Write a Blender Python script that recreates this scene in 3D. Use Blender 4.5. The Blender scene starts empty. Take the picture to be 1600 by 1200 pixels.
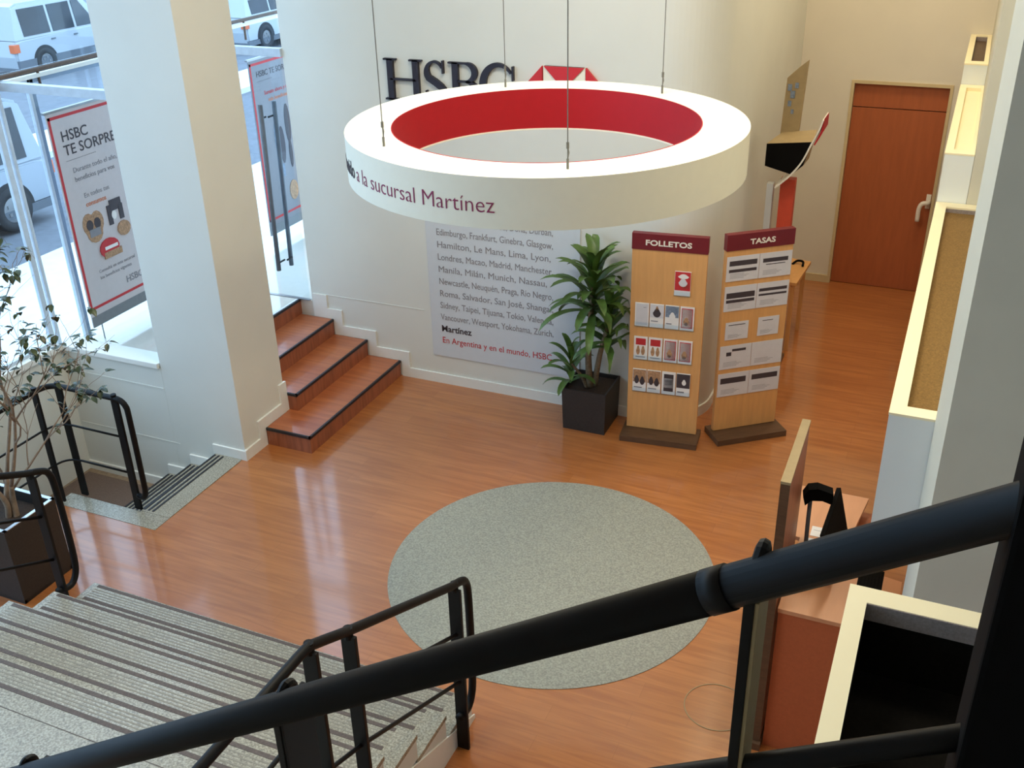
import bpy, bmesh, math, random
from mathutils import Vector, Matrix
random.seed(7)
C = bpy.context.scene
COL = C.collection
PI = math.pi

# ------------------------------------------------------------------ camera, world, light, exposure
cam_data = bpy.data.cameras.new('camera')
cam = bpy.data.objects.new('camera', cam_data); COL.objects.link(cam)
cam_data.sensor_width = 36.0
cam_data.lens = 36.0 * 1607.18 / 1600.0
cam_data.clip_start = 0.05; cam_data.clip_end = 300
_r = (0.9168428, 0.3985659, -0.0233351)
_d = (0.1652621, -0.4320679, -0.8865696)
_f = (-0.3634388, 0.8089886, -0.4620062)
cam.matrix_world = Matrix(((_r[0], -_d[0], -_f[0], 0.0),
                           (_r[1], -_d[1], -_f[1], 0.0),
                           (_r[2], -_d[2], -_f[2], 4.6),
                           (0, 0, 0, 1)))
C.camera = cam

world = bpy.data.worlds.new('sky'); C.world = world; world.use_nodes = True
bg = world.node_tree.nodes['Background']
bg.inputs['Color'].default_value = (0.53, 0.76, 1.0, 1)
bg.inputs['Strength'].default_value = 3.8

def area(name, loc, size, power, color, rot=(0, 0, 0), shape='DISK', spread=PI):
    l = bpy.data.lights.new(name, 'AREA'); l.shape = shape
    if shape == 'RECTANGLE': l.size, l.size_y = size
    else: l.size = size
    l.energy = power; l.color = color; l.spread = spread
    o = bpy.data.objects.new(name, l); COL.objects.link(o)
    o.location = loc; o.rotation_euler = rot
    return o
area('ceiling_lamp_light', (-2.2, 5.0, 6.05), 1.6, 118, (1.0, 0.93, 0.78))
area('ceiling_lamp_light', (-0.8, 9.6, 6.05), 1.0, 70, (1.0, 0.84, 0.60))
area('ceiling_lamp_light', (-3.6, 2.2, 6.05), 1.2, 45, (1.0, 0.88, 0.70))
area('ceiling_lamp_light', (0.2, 4.6, 6.05), 0.8, 75, (1.0, 0.88, 0.62))
for _y, _w in ((4.8, 2.3), (6.9, 1.8), (2.4, 3.2)):      # sampling portals in the window openings: they add no light
    _p = area('window_portal', (-7.16, _y, 3.4), (5.2, _w), 1, (1, 1, 1), (0, -PI/2, 0), 'RECTANGLE'); _p.data.cycles.is_portal = True

C.view_settings.view_transform = 'Standard'
C.view_settings.look = 'None'
C.view_settings.gamma = 1.0
C.view_settings.use_curve_mapping = False
C.view_settings.exposure = 0.0

# ------------------------------------------------------------------ materials
SPEC = {'black_painted_metal': 0.22, 'black_matt_plastic': 0.08, 'dark_lining': 0.1}
def nodes_of(m):
    m.use_nodes = True
    nt = m.node_tree
    return nt, nt.nodes, nt.links, nt.nodes['Principled BSDF']

def mat(name, col, rough=0.5, metal=0.0, noise=0.06, scale=18.0, bump=0.0, coat=0.0, stretch=(1, 1, 1), detail=4):
    m = bpy.data.materials.new(name)
    nt, N, L, B = nodes_of(m)
    B.inputs['Roughness'].default_value = rough
    B.inputs['Metallic'].default_value = metal
    B.inputs['Coat Weight'].default_value = coat
    if name in SPEC: B.inputs['Specular IOR Level'].default_value = SPEC[name]
    tc = N.new('ShaderNodeTexCoord'); mp = N.new('ShaderNodeMapping')
    mp.inputs['Scale'].default_value = stretch
    nz = N.new('ShaderNodeTexNoise'); nz.inputs['Scale'].default_value = scale; nz.inputs['Detail'].default_value = detail
    cr = N.new('ShaderNodeValToRGB')
    cr.color_ramp.elements[0].position = 0.3; cr.color_ramp.elements[1].position = 0.7
    lo = [max(0, c * (1 - noise)) for c in col]; hi = [min(1, c * (1 + noise)) for c in col]
    cr.color_ramp.elements[0].color = (*lo, 1); cr.color_ramp.elements[1].color = (*hi, 1)
    L.new(tc.outputs['Object'], mp.inputs['Vector']); L.new(mp.outputs['Vector'], nz.inputs['Vector'])
    L.new(nz.outputs['Fac'], cr.inputs['Fac']); L.new(cr.outputs['Color'], B.inputs['Base Color'])
    if bump:
        b = N.new('ShaderNodeBump'); b.inputs['Strength'].default_value = bump; b.inputs['Distance'].default_value = 0.005
        L.new(nz.outputs['Fac'], b.inputs['Height']); L.new(b.outputs['Normal'], B.inputs['Normal'])
    return m

def srgb(r, g, b):
    f = lambda c: (c / 255 / 12.92) if c / 255 <= 0.04045 else ((c / 255 + 0.055) / 1.055) ** 2.4
    return (f(r), f(g), f(b))

def wood_planks(name, c1, c2, c3, plank=(1.25, 0.13), rough=0.28, coat=0.3, rot=0.0):
    m = bpy.data.materials.new(name)
    nt, N, L, B = nodes_of(m)
    tc = N.new('ShaderNodeTexCoord'); mp = N.new('ShaderNodeMapping'); mp.inputs['Rotation'].default_value = (0, 0, rot)
    L.new(tc.outputs['Object'], mp.inputs['Vector'])
    br = N.new('ShaderNodeTexBrick')
    br.inputs['Scale'].default_value = 1.0
    br.inputs['Brick Width'].default_value = plank[0]; br.inputs['Row Height'].default_value = plank[1]
    br.inputs['Mortar Size'].default_value = 0.0012; br.inputs['Mortar Smooth'].default_value = 0.4
    br.offset = 0.37; br.inputs['Bias'].default_value = 0.0
    br.inputs['Color1'].default_value = (*c1, 1); br.inputs['Color2'].default_value = (*c2, 1)
    br.inputs['Mortar'].default_value = tuple(x * 0.72 for x in c1) + (1,)
    L.new(mp.outputs['Vector'], br.inputs['Vector'])
    mp2 = N.new('ShaderNodeMapping'); mp2.inputs['Scale'].default_value = (1.3, 16, 16)
    L.new(mp.outputs['Vector'], mp2.inputs['Vector'])
    nz = N.new('ShaderNodeTexNoise'); nz.inputs['Scale'].default_value = 1.6; nz.inputs['Detail'].default_value = 6; nz.inputs['Distortion'].default_value = 0.6
    L.new(mp2.outputs['Vector'], nz.inputs['Vector'])
    cr = N.new('ShaderNodeValToRGB'); cr.color_ramp.elements[0].position = 0.38; cr.color_ramp.elements[1].position = 0.66
    L.new(nz.outputs['Fac'], cr.inputs['Fac'])
    mx = N.new('ShaderNodeMix'); mx.data_type = 'RGBA'
    L.new(cr.outputs['Color'], mx.inputs['Factor'])
    L.new(br.outputs['Color'], mx.inputs['A']); mx.inputs['B'].default_value = (*c3, 1)
    mf = N.new('ShaderNodeMath'); mf.operation = 'MULTIPLY'; mf.inputs[1].default_value = 0.55
    L.new(cr.outputs['Color'], mf.inputs[0]); L.new(mf.outputs[0], mx.inputs['Factor'])
    L.new(mx.outputs['Result'], B.inputs['Base Color'])
    B.inputs['Roughness'].default_value = rough; B.inputs['Coat Weight'].default_value = coat; B.inputs['Coat Roughness'].default_value = 0.1; B.inputs['Coat IOR'].default_value = 1.6
    return m

def terrazzo(name, base, light, dark, rough=0.35, scale=90):
    m = bpy.data.materials.new(name)
    nt, N, L, B = nodes_of(m)
    tc = N.new('ShaderNodeTexCoord')
    vo = N.new('ShaderNodeTexVoronoi'); vo.inputs['Scale'].default_value = scale
    nz = N.new('ShaderNodeTexNoise'); nz.inputs['Scale'].default_value = scale * 0.9; nz.inputs['Detail'].default_value = 3
    L.new(tc.outputs['Object'], vo.inputs['Vector']); L.new(tc.outputs['Object'], nz.inputs['Vector'])
    cr = N.new('ShaderNodeValToRGB'); e = cr.color_ramp.elements
    e[0].position = 0.36; e[0].color = (*dark, 1); e[1].position = 0.64; e[1].color = (*light, 1)
    k = e.new(0.5); k.color = (*base, 1)
    L.new(nz.outputs['Fac'], cr.inputs['Fac'])
    mx = N.new('ShaderNodeMix'); mx.data_type = 'RGBA'; mx.inputs['Factor'].default_value = 0.22
    sp = N.new('ShaderNodeSeparateColor'); L.new(vo.outputs['Color'], sp.inputs['Color'])
    cr2 = N.new('ShaderNodeValToRGB'); cr2.color_ramp.elements[0].color = (*dark, 1); cr2.color_ramp.elements[1].color = (*light, 1)
    L.new(sp.outputs['Red'], cr2.inputs['Fac'])
    L.new(cr.outputs['Color'], mx.inputs['A']); L.new(cr2.outputs['Color'], mx.inputs['B'])
    L.new(mx.outputs['Result'], B.inputs['Base Color']); B.inputs['Roughness'].default_value = rough
    return m

def glass_mat(name, tint=(0.93, 0.97, 1.0)):
    m = bpy.data.materials.new(name); nt, N, L, B = nodes_of(m)
    out = N['Material Output']
    tr = N.new('ShaderNodeBsdfTransparent'); tr.inputs['Color'].default_value = (*tint, 1)
    gl = N.new('ShaderNodeBsdfGlossy'); gl.inputs['Roughness'].default_value = 0.02
    fr = N.new('ShaderNodeFresnel'); ge = N.new('ShaderNodeNewGeometry'); io = N.new('ShaderNodeMapRange')   # thin sheet: same reflectance from both faces
    io.inputs['To Min'].default_value = 1.35; io.inputs['To Max'].default_value = 1 / 1.35
    L.new(ge.outputs['Backfacing'], io.inputs['Value']); L.new(io.outputs['Result'], fr.inputs['IOR'])
    mx = N.new('ShaderNodeMixShader')
    L.new(fr.outputs['Fac'], mx.inputs['Fac']); L.new(tr.outputs[0], mx.inputs[1]); L.new(gl.outputs[0], mx.inputs[2])
    L.new(mx.outputs[0], out.inputs['Surface'])
    return m

M = {}
M['wall'] = mat('white_paint', srgb(222, 222, 214), 0.75, noise=0.015, scale=3)
M['wall_warm'] = mat('cream_paint', srgb(222, 214, 198), 0.75, noise=0.02, scale=3)
M['wall_grey'] = mat('grey_paint', srgb(208, 204, 186), 0.8, noise=0.03, scale=4)
M['bluish'] = mat('pale_blue_grey_paint', srgb(232, 236, 232), 0.7, noise=0.015, scale=3)
M['cream'] = mat('cream_laminate', srgb(250, 238, 200), 0.6, noise=0.01, scale=3)
M['base'] = mat('white_skirting', srgb(236, 236, 230), 0.4, noise=0.01)
M['floor'] = wood_planks('laminate_floor', srgb(178, 108, 54), srgb(188, 118, 62), srgb(148, 80, 38), rough=0.36, coat=0.85)
M['step_wood'] = wood_planks('stair_wood', srgb(178, 100, 58), srgb(190, 112, 66), srgb(150, 78, 46), plank=(1.4, 0.09), rough=0.3)
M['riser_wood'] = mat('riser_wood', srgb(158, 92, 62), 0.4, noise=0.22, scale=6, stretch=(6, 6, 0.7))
M['nosing'] = mat('black_nosing_rubber', srgb(34, 34, 40), 0.55, noise=0.1)
M['terrazzo'] = terrazzo('grey_terrazzo', srgb(158, 152, 134), srgb(186, 180, 162), srgb(126, 120, 108), 0.22, 110)
M['disc'] = terrazzo('grey_vinyl', srgb(150, 150, 136), srgb(166, 166, 152), srgb(130, 130, 120), 0.45, 90)
M['strip'] = mat('dark_grip_strip', srgb(92, 78, 70), 0.6, noise=0.25, scale=90)
M['groove'] = mat('fine_groove', srgb(140, 134, 120), 0.6, noise=0.1, scale=90)
M['black'] = mat('black_painted_metal', srgb(19, 18, 18), 0.5, noise=0.1, scale=30)
M['black_matt'] = mat('black_matt_plastic', srgb(12, 11, 11), 0.8, noise=0.12, scale=30)
M['planter'] = mat('dark_planter', srgb(44, 40, 38), 0.5, noise=0.2, scale=60, bump=0.1)
M['planter_rim'] = mat('pale_metal_rim', srgb(200, 205, 210), 0.3, 0.6)
M['soil'] = mat('potting_soil', srgb(58, 42, 30), 0.95, noise=0.4, scale=80, bump=0.6)
M['trunk'] = mat('cane_bark', srgb(122, 104, 80), 0.85, noise=0.25, scale=30, stretch=(1, 1, 3), bump=0.3)
M['bark'] = mat('fig_bark', srgb(150, 128, 108), 0.85, noise=0.2, scale=26, bump=0.3)
M['leaf'] = mat('dracaena_leaf', srgb(84, 112, 48), 0.4, noise=0.35, scale=9)
M['fig_leaf'] = mat('fig_leaf', srgb(62, 72, 40), 0.35, noise=0.4, scale=12)
M['beech'] = mat('beech_veneer', srgb(218, 160, 98), 0.45, noise=0.06, scale=5, stretch=(6, 6, 0.6))
M['dark_base'] = mat('dark_brown_veneer', srgb(92, 66, 46), 0.45, noise=0.2, scale=8, stretch=(1, 6, 6))
M['maroon'] = mat('maroon_sign', srgb(112, 24, 34), 0.4, noise=0.04)
M['sign_white'] = mat('white_lettering', srgb(236, 228, 214), 0.5, noise=0.01)
M['paper'] = mat('white_paper', srgb(238, 232, 226), 0.6, noise=0.02)
M['paper_grey'] = mat('pale_grey_paper', srgb(214, 210, 212), 0.6, noise=0.03)
M['ink'] = mat('dark_print', srgb(64, 54, 58), 0.6, noise=0.05)
M['ink_soft'] = mat('grey_print', srgb(138, 134, 138), 0.6, noise=0.05)
M['ink_red'] = mat('red_print', srgb(196, 44, 48), 0.6, noise=0.05)
M['ink_orange'] = mat('orange_print', srgb(214, 120, 70), 0.6, noise=0.05)
M['ink_skin'] = mat('tan_print', srgb(176, 134, 98), 0.6, noise=0.3, scale=60)
M['ink_blue'] = mat('slate_print', srgb(120, 132, 150), 0.6, noise=0.3, scale=50)
M['red'] = mat('red_gloss', srgb(178, 14, 28), 0.6, noise=0.03)
M['logo_red'] = mat('logo_red', srgb(206, 36, 44), 0.4, noise=0.02)
M['letter'] = mat('dark_navy_letters', srgb(34, 30, 46), 0.5, noise=0.05)
M['ring_white'] = mat('ring_white', srgb(246, 243, 226), 0.6, noise=0.01)
M['ring_text'] = mat('maroon_lettering', srgb(140, 40, 84), 0.5, noise=0.02)
M['steel'] = mat('brushed_steel', srgb(150, 150, 150), 0.3, 0.9)
M['cable'] = mat('steel_cable', srgb(120, 118, 110), 0.5, 0.3)
M['door'] = mat('door_veneer', srgb(170, 92, 52), 0.45, noise=0.08, scale=4, stretch=(5, 5, 0.6))
M['trim'] = mat('beige_trim', srgb(206, 186, 146), 0.6, noise=0.02)
M['brown_fabric'] = mat('brown_gravel', srgb(128, 98, 52), 0.95, noise=0.25, scale=120, bump=0.4)
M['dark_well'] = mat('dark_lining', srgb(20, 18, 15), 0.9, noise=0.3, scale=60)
M['well_wall'] = mat('mauve_grey_lining', srgb(150, 138, 134), 0.9, noise=0.15, scale=120)
M['desk'] = mat('desk_veneer', srgb(214, 150, 108), 0.35, noise=0.05, scale=4, stretch=(5, 0.8, 1), coat=0.2)
M['desk_front'] = mat('desk_front_cherry', srgb(188, 98, 58), 0.5, noise=0.05, scale=60)
M['glass'] = glass_mat('clear_glass')
M['alu'] = mat('white_aluminium', srgb(196, 206, 216), 0.4, 0.2)
M['alu_blue'] = mat('blue_grey_profile', srgb(130, 150, 172), 0.4, 0.2)
M['mat_brown'] = mat('brown_doormat', srgb(116, 96, 84), 0.95, noise=0.25, scale=120, bump=0.5)
M['asphalt'] = mat('asphalt', srgb(112, 116, 124), 0.9, noise=0.12, scale=6)
M['pavement'] = mat('pavement', srgb(222, 224, 226), 0.8, noise=0.05, scale=6)
M['car_white'] = mat('pale_car_paint', srgb(170, 176, 182), 0.3, noise=0.02, coat=0.5)
M['car_silver'] = mat('silver_car_paint', srgb(150, 158, 168), 0.3, noise=0.02, coat=0.5)
M['car_trim'] = mat('grey_car_cladding', srgb(96, 102, 110), 0.6, noise=0.1)
M['car_glass'] = mat('dark_car_glass', srgb(40, 46, 54), 0.12, noise=0.2, scale=3)
M['tyre'] = mat('tyre_rubber', srgb(40, 42, 46), 0.8, noise=0.1)
M['tail'] = mat('amber_tail_lamp', srgb(210, 104, 60), 0.3)
M['wall_panel'] = mat('pale_blue_vinyl', srgb(210, 215, 220), 0.55, noise=0.01)
M['banner_grey'] = mat('banner_base_grey', srgb(126, 126, 128), 0.6, noise=0.05)
M['banner_stock'] = mat('banner_stock', srgb(206, 194, 192), 0.6, noise=0.02)
M['banner_stock_dim'] = mat('shaded_banner_stock', srgb(132, 128, 132), 0.6, noise=0.03)  # banner stock darkened in colour to offset the strong skylight on the porch
M['phone_white'] = mat('white_plastic', srgb(232, 226, 216), 0.4, noise=0.01)
M['coral'] = mat('coral_red_laminate', srgb(206, 78, 56), 0.5, noise=0.04)
M['beige_metal'] = mat('beige_metal', srgb(160, 138, 100), 0.5, noise=0.06)
M['stone_brown'] = mat('brown_stone', srgb(150, 128, 104), 0.7, noise=0.2, scale=30)

# ------------------------------------------------------------------ geometry helpers
def obj(name, bm, m, parent=None, smooth=False):
    me = bpy.data.meshes.new(name)
    bmesh.ops.recalc_face_normals(bm, faces=bm.faces)
    bm.to_mesh(me); bm.free()
    if smooth:
        for p in me.polygons: p.use_smooth = True
    for mm in (m if isinstance(m, (list, tuple)) else [m]):
        me.materials.append(M[mm] if isinstance(mm, str) else mm)
    o = bpy.data.objects.new(name, me); COL.objects.link(o)
    if parent is not None: o.parent = parent
    return o

def BM(): return bmesh.new()

def box(bm, x0, x1, y0, y1, z0, z1, bev=0.0, mi=0, mtx=None):
    r = bmesh.ops.create_cube(bm, size=1.0)
    vs = r['verts']
    bmesh.ops.scale(bm, vec=(x1 - x0, y1 - y0, z1 - z0), verts=vs)
    bmesh.ops.translate(bm, vec=((x0 + x1) / 2, (y0 + y1) / 2, (z0 + z1) / 2), verts=vs)
    if bev > 0:
        es = list({e for v in vs for e in v.link_edges})
        rb = bmesh.ops.bevel(bm, geom=es, offset=bev, segments=2, profile=0.7, affect='EDGES')
        vs = list({v for f in rb['faces'] for v in f.verts} | {v for v in vs if v.is_valid})
    if mi:
        for f in {f for v in vs for f in v.link_faces}: f.material_index = mi
    if mtx is not None: bmesh.ops.transform(bm, matrix=mtx, verts=vs)
    return vs

def prism(bm, pts, z0, z1, axis='z', mtx=None):
    """extrude an outline; axis z: pts are (x,y); axis y: pts are (x,z); axis x: pts are (y,z)"""
    def P(p, t):
        return {'z': (p[0], p[1], t), 'y': (p[0], t, p[1]), 'x': (t, p[0], p[1])}[axis]
    a = [bm.verts.new(P(p, z0)) for p in pts]; b = [bm.verts.new(P(p, z1)) for p in pts]
    bm.faces.new(a); bm.faces.new(b[::-1])
    n = len(pts)
    for i in range(n):
        bm.faces.new((a[i], b[i], b[(i + 1) % n], a[(i + 1) % n]))
    if mtx is not None: bmesh.ops.transform(bm, matrix=mtx, verts=a + b)
    return a + b

def tube(bm, pts, r, seg=10, caps=True, closed=False):
    pts = [Vector(p) for p in pts]; n = len(pts)
    rad = r if isinstance(r, (list, tuple)) else [r] * n
    rings = []; up = None
    for i, p in enumerate(pts):
        if closed: t = (pts[(i + 1) % n] - pts[i - 1])
        else: t = (pts[min(i + 1, n - 1)] - pts[max(i - 1, 0)])
        t.normalize()
        if up is None:
            up = Vector((0, 0, 1)) if abs(t.z) < 0.9 else Vector((1, 0, 0))
        side = t.cross(up)
        if side.length < 1e-5: side = t.orthogonal()
        side.normalize(); up = side.cross(t).normalized()
        rings.append([bm.verts.new(p + (side * math.cos(2 * PI * k / seg) + up * math.sin(2 * PI * k / seg)) * rad[i]) for k in range(seg)])
    m = n if closed else n - 1
    for i in range(m):
        A, Bq = rings[i], rings[(i + 1) % n]
        for k in range(seg):
            bm.faces.new((A[k], A[(k + 1) % seg], Bq[(k + 1) % seg], Bq[k]))
    if caps and not closed:
        bm.faces.new(rings[0][::-1]); bm.faces.new(rings[-1])

def lathe(bm, prof, cx, cy, seg=96, closed=True):
    rings = []
    for k in range(seg):
        a = 2 * PI * k / seg
        rings.append([bm.verts.new((cx + r * math.cos(a), cy + r * math.sin(a), z)) for r, z in prof])
    n = len(prof)
    for k in range(seg):
        A, Bq = rings[k], rings[(k + 1) % seg]
        for i in range(n if closed else n - 1):
            j = (i + 1) % n
            bm.faces.new((A[i], A[j], Bq[j], Bq[i]))
    return rings

def disc_bm(cx, cy, r, z0, z1, seg=96):
    bm = BM(); prism(bm, [(cx + r * math.cos(2 * PI * k / seg), cy + r * math.sin(2 * PI * k / seg)) for k in range(seg)], z0, z1)
    return bm

def smooth_path(pts, n=6):
    """catmull-rom through 3-D points"""
    P = [Vector(p) for p in pts]; P = [2 * P[0] - P[1]] + P + [2 * P[-1] - P[-2]]
    out = []
    for i in range(1, len(P) - 2):
        for k in range(n):
            t = k / n
            out.append(0.5 * ((2 * P[i]) + (-P[i - 1] + P[i + 1]) * t + (2 * P[i - 1] - 5 * P[i] + 4 * P[i + 1] - P[i + 2]) * t * t + (-P[i - 1] + 3 * P[i] - 3 * P[i + 1] + P[i + 2]) * t ** 3))
    out.append(P[-2]); return out

def text_mesh(body, size, depth=0.002, offset=0.0, align='LEFT', fit=None, shear=0.0):
    """a mesh of the words in the x-y plane; fit = wanted width"""
    cu = bpy.data.curves.new('lettering', 'FONT'); cu.body = body; cu.size = size; cu.extrude = depth / 2
    cu.offset = offset; cu.align_x = align; cu.resolution_u = 3; cu.shear = shear
    t = bpy.data.objects.new('lettering_tmp', cu); COL.objects.link(t)
    bpy.context.view_layer.update()
    dg = bpy.context.evaluated_depsgraph_get()
    me = bpy.data.meshes.new_from_object(t.evaluated_get(dg))
    bpy.data.objects.remove(t); bpy.data.curves.remove(cu)
    bm = BM(); bm.from_mesh(me); bpy.data.meshes.remove(me)
    if fit:
        xs = [v.co.x for v in bm.verts]; w = max(xs) - min(xs); x0 = min(xs)
        s = fit / w
        for v in bm.verts: v.co.x = (v.co.x - x0) * s
    return bm

def face_matrix(origin, u, z=(0, 0, 1)):
    """maps local x -> u, local y -> z axis, local z -> outward normal"""
    u = Vector(u).normalized(); w = Vector(z).normalized(); n = u.cross(w).normalized()
    m = Matrix.Identity(4)
    for i in range(3): m[i][0] = u[i]; m[i][1] = w[i]; m[i][2] = n[i]; m[i][3] = origin[i]
    return m

def place(bm, mtx): bmesh.ops.transform(bm, matrix=mtx, verts=bm.verts); return bm
def merge(dst, src):
    me = bpy.data.meshes.new('tmp'); src.to_mesh(me); src.free(); dst.from_mesh(me); bpy.data.meshes.remove(me)

def thing(name, label, cat, loc=(0, 0, 0), group=None, rotz=0):
    o = bpy.data.objects.new(name, None); COL.objects.link(o); o.empty_display_size = 0.1
    o.location = loc; o.rotation_euler = (0, 0, rotz)
    o['label'] = label; o['category'] = cat
    if group: o['group'] = group
    return o
def tag(o, label, cat, group=None):
    o['label'] = label; o['category'] = cat
    if group: o['group'] = group
    return o
def struct(name, bm, m, smooth=False):
    o = obj(name, bm, m, None, smooth); o['kind'] = 'structure'; return o
def off(bm, loc):
    bmesh.ops.translate(bm, vec=(-loc[0], -loc[1], -loc[2]), verts=bm.verts); return bm

# ------------------------------------------------------------------ the setting
bm = BM()   # floor outline with the stairwell cut out of its left edge
prism(bm, [(-6.22, -3.0), (3.0, -3.0), (3.0, 11.86), (-1.80, 11.86), (-1.80, 8.30), (-2.20, 7.95), (-2.25, 7.88), (-5.9, 7.88), (-5.9, 5.97), (-5.22, 5.97), (-5.22, 5.95), (-5.22, 4.83), (-6.22, 4.83)], -0.14, 0.0)
struct('floor', bm, 'floor')
bm = BM(); box(bm, -7.2, 3.0, -3.0, 11.9, 6.2, 6.4); struct('ceiling', bm, 'wall')
# grey terrazzo border of the stairwell and the first tread edge
bm = BM()
prism(bm, [(-5.50, 5.95), (-5.22, 5.95), (-5.22, 4.83), (-6.22, 4.83), (-6.22, 4.99), (-5.50, 4.99)], -0.14, 0.003)
struct('trim_1', bm, 'terrazzo')
bm = BM()
box(bm, -5.86, 0, 7.85, 8.0, 0, 6.2)
o = None
bm.free()
# wall with the big letters
bm = BM(); prism(bm, [(-5.68, 8.05), (-5.68, 7.85)] + [(-2.20 + 0.45 * math.cos(math.radians(-90 + 5 * k)), 8.30 + 0.45 * math.sin(math.radians(-90 + 5 * k))) for k in range(19)] + [(-1.95, 8.30), (-1.95, 8.05)], -0.14, 6.2); struct('wall_back', bm, 'wall')
bm = BM(); box(bm, -1.95, -1.75, 8.30, 11.95, -0.14, 6.2); struct('wall_side', bm, 'wall')
# wall that holds the door, with an opening for it
bm = BM()
box(bm, -1.95, -1.18, 11.75, 11.95, -0.14, 6.2); box(bm, -0.20, 3.0, 11.75, 11.95, -0.14, 6.2); box(bm, -1.18, -0.20, 11.75, 11.95, 2.30, 6.2); box(bm, -1.18, -0.20, 11.86, 11.95, -0.14, 2.30)
struct('wall_far', bm, 'wall_warm')
bm = BM(); box(bm, 0.09, 3.0, 7.69, 11.75, 0, 6.2); struct('wall_right', bm, 'wall_grey')
bm = BM(); prism(bm, [(0.091, 4.38), (0.136, 4.20), (3.0, 4.20), (3.0, 4.38)], 0, 6.2)
struct('wall_pillar', bm, 'wall_grey')
bm = BM(); box(bm, -7.2, 3.0, -3.2, -3.0, -0.6, 6.4); struct('wall_front', bm, 'wall_warm')
bm = BM(); box(bm, 3.0, 3.2, -3.2, 11.95, -0.2, 6.4); struct('wall_outer', bm, 'wall_warm')
# white column between stairwell and platform
bm = BM(); box(bm, -5.95, -5.185, 5.95, 6.58, -0.55, 6.2, 0.006); struct('wall_column', bm, 'wall')
# low wall under the window bay
bm = BM(); box(bm, -7.05, -5.95, 5.95, 6.10, -0.55, 0.74); struct('wall_bay', bm, 'wall')
bm = BM(); box(bm, -7.06, -5.96, 5.925, 6.12, 0.74, 0.79, 0.008); struct('trim_2', bm, 'base')
bm = BM(); box(bm, -7.03, -5.96, 5.946, 5.96, 0.535, 0.548); box(bm, -7.03, -5.9, 5.947, 5.96, 0.0, 0.010); struct('trim_3', bm, 'wall')
# low wall of the street front and its sill
bm = BM(); box(bm, -7.2, -7.05, -3.0, 5.95, -0.6, 0.74); struct('wall_left', bm, 'wall')
bm = BM(); box(bm, -7.22, -7.02, -3.0, 5.93, 0.74, 0.80, 0.008); struct('trim_4', bm, 'base')
# platform behind the column, reaching out to the porch
bm = BM()
prism(bm, [(-7.2, 6.12), (-5.86, 6.12), (-5.86, 7.85), (-5.68, 7.85), (-5.68, 8.05), (-5.4, 8.05), (-5.4, 11.5), (-7.6, 11.5), (-7.6, 6.12)], -0.32, 0.655)
struct('floor_platform', bm, mat('pale_stone', srgb(214, 208, 196), 0.12, noise=0.02, coat=0.5))
bm = BM(); box(bm, -7.05, -5.70, 7.83, 7.87, 0.6555, 0.660); struct('trim_5', bm, 'steel')
# seam trim on the letter wall beside the steps
bm = BM(); box(bm, -5.49, -4.42, 7.846, 7.851, 0.737, 0.743); struct('trim_6', bm, 'wall')

# skirting on the letter wall: one piece per level
bm = BM()
prism(bm, [(-2.20, 0), (-4.70, 0), (-4.70, 0.166), (-5.06, 0.166), (-5.06, 0.331), (-5.44, 0.331), (-5.44, 0.496), (-5.66, 0.496), (-5.66, 0.74), (-5.50, 0.74), (-5.50, 0.60), (-5.34, 0.60), (-5.34, 0.435), (-4.97, 0.435), (-4.97, 0.27), (-4.61, 0.27), (-4.61, 0.10), (-2.20, 0.10)], 7.833, 7.852, 'y')
struct('baseboard_back', bm, 'base')
bm = BM(); box(bm, -1.752, -1.733, 8.30, 11.75, 0.0, 0.10)
_o = [(-2.20 + 0.467 * math.cos(math.radians(-90 + 5 * k)), 8.30 + 0.467 * math.sin(math.radians(-90 + 5 * k))) for k in range(19)]
_i = [(-2.20 + 0.448 * math.cos(math.radians(-90 + 5 * k)), 8.30 + 0.448 * math.sin(math.radians(-90 + 5 * k))) for k in range(19)]
prism(bm, _o + _i[::-1], 0.0, 0.10); struct('baseboard_side', bm, 'base')
bm = BM(); box(bm, -1.75, -1.19, 11.732, 11.752, 0.0, 0.09, 0.002); box(bm, -0.19, 0.09, 11.732, 11.752, 0.0, 0.09, 0.002); struct('baseboard_far', bm, 'trim')
bm = BM()   # stepped skirting of the column, right face
prism(bm, [(5.935, 0), (6.238, 0), (6.238, 0.166), (6.598, 0.166), (6.598, 0.45), (6.50, 0.45), (6.50, 0.27), (6.15, 0.27), (6.15, 0.10), (5.935, 0.10)], -5.186, -5.166, 'x')
struct('baseboard_column', bm, 'base')
bm = BM()   # stepped skirting going down the stairwell
for x0, x1, z0, z1 in ((-5.52, -5.165, 0.0, 0.092), (-5.80, -5.52, -0.165, -0.075), (-6.08, -5.80, -0.33, -0.24), (-7.05, -6.08, -0.5, -0.41)):
    box(bm, x0, x1, 5.932, 5.951, z0, z1, 0.002)
struct('baseboard_stairwell', bm, 'base')

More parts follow.
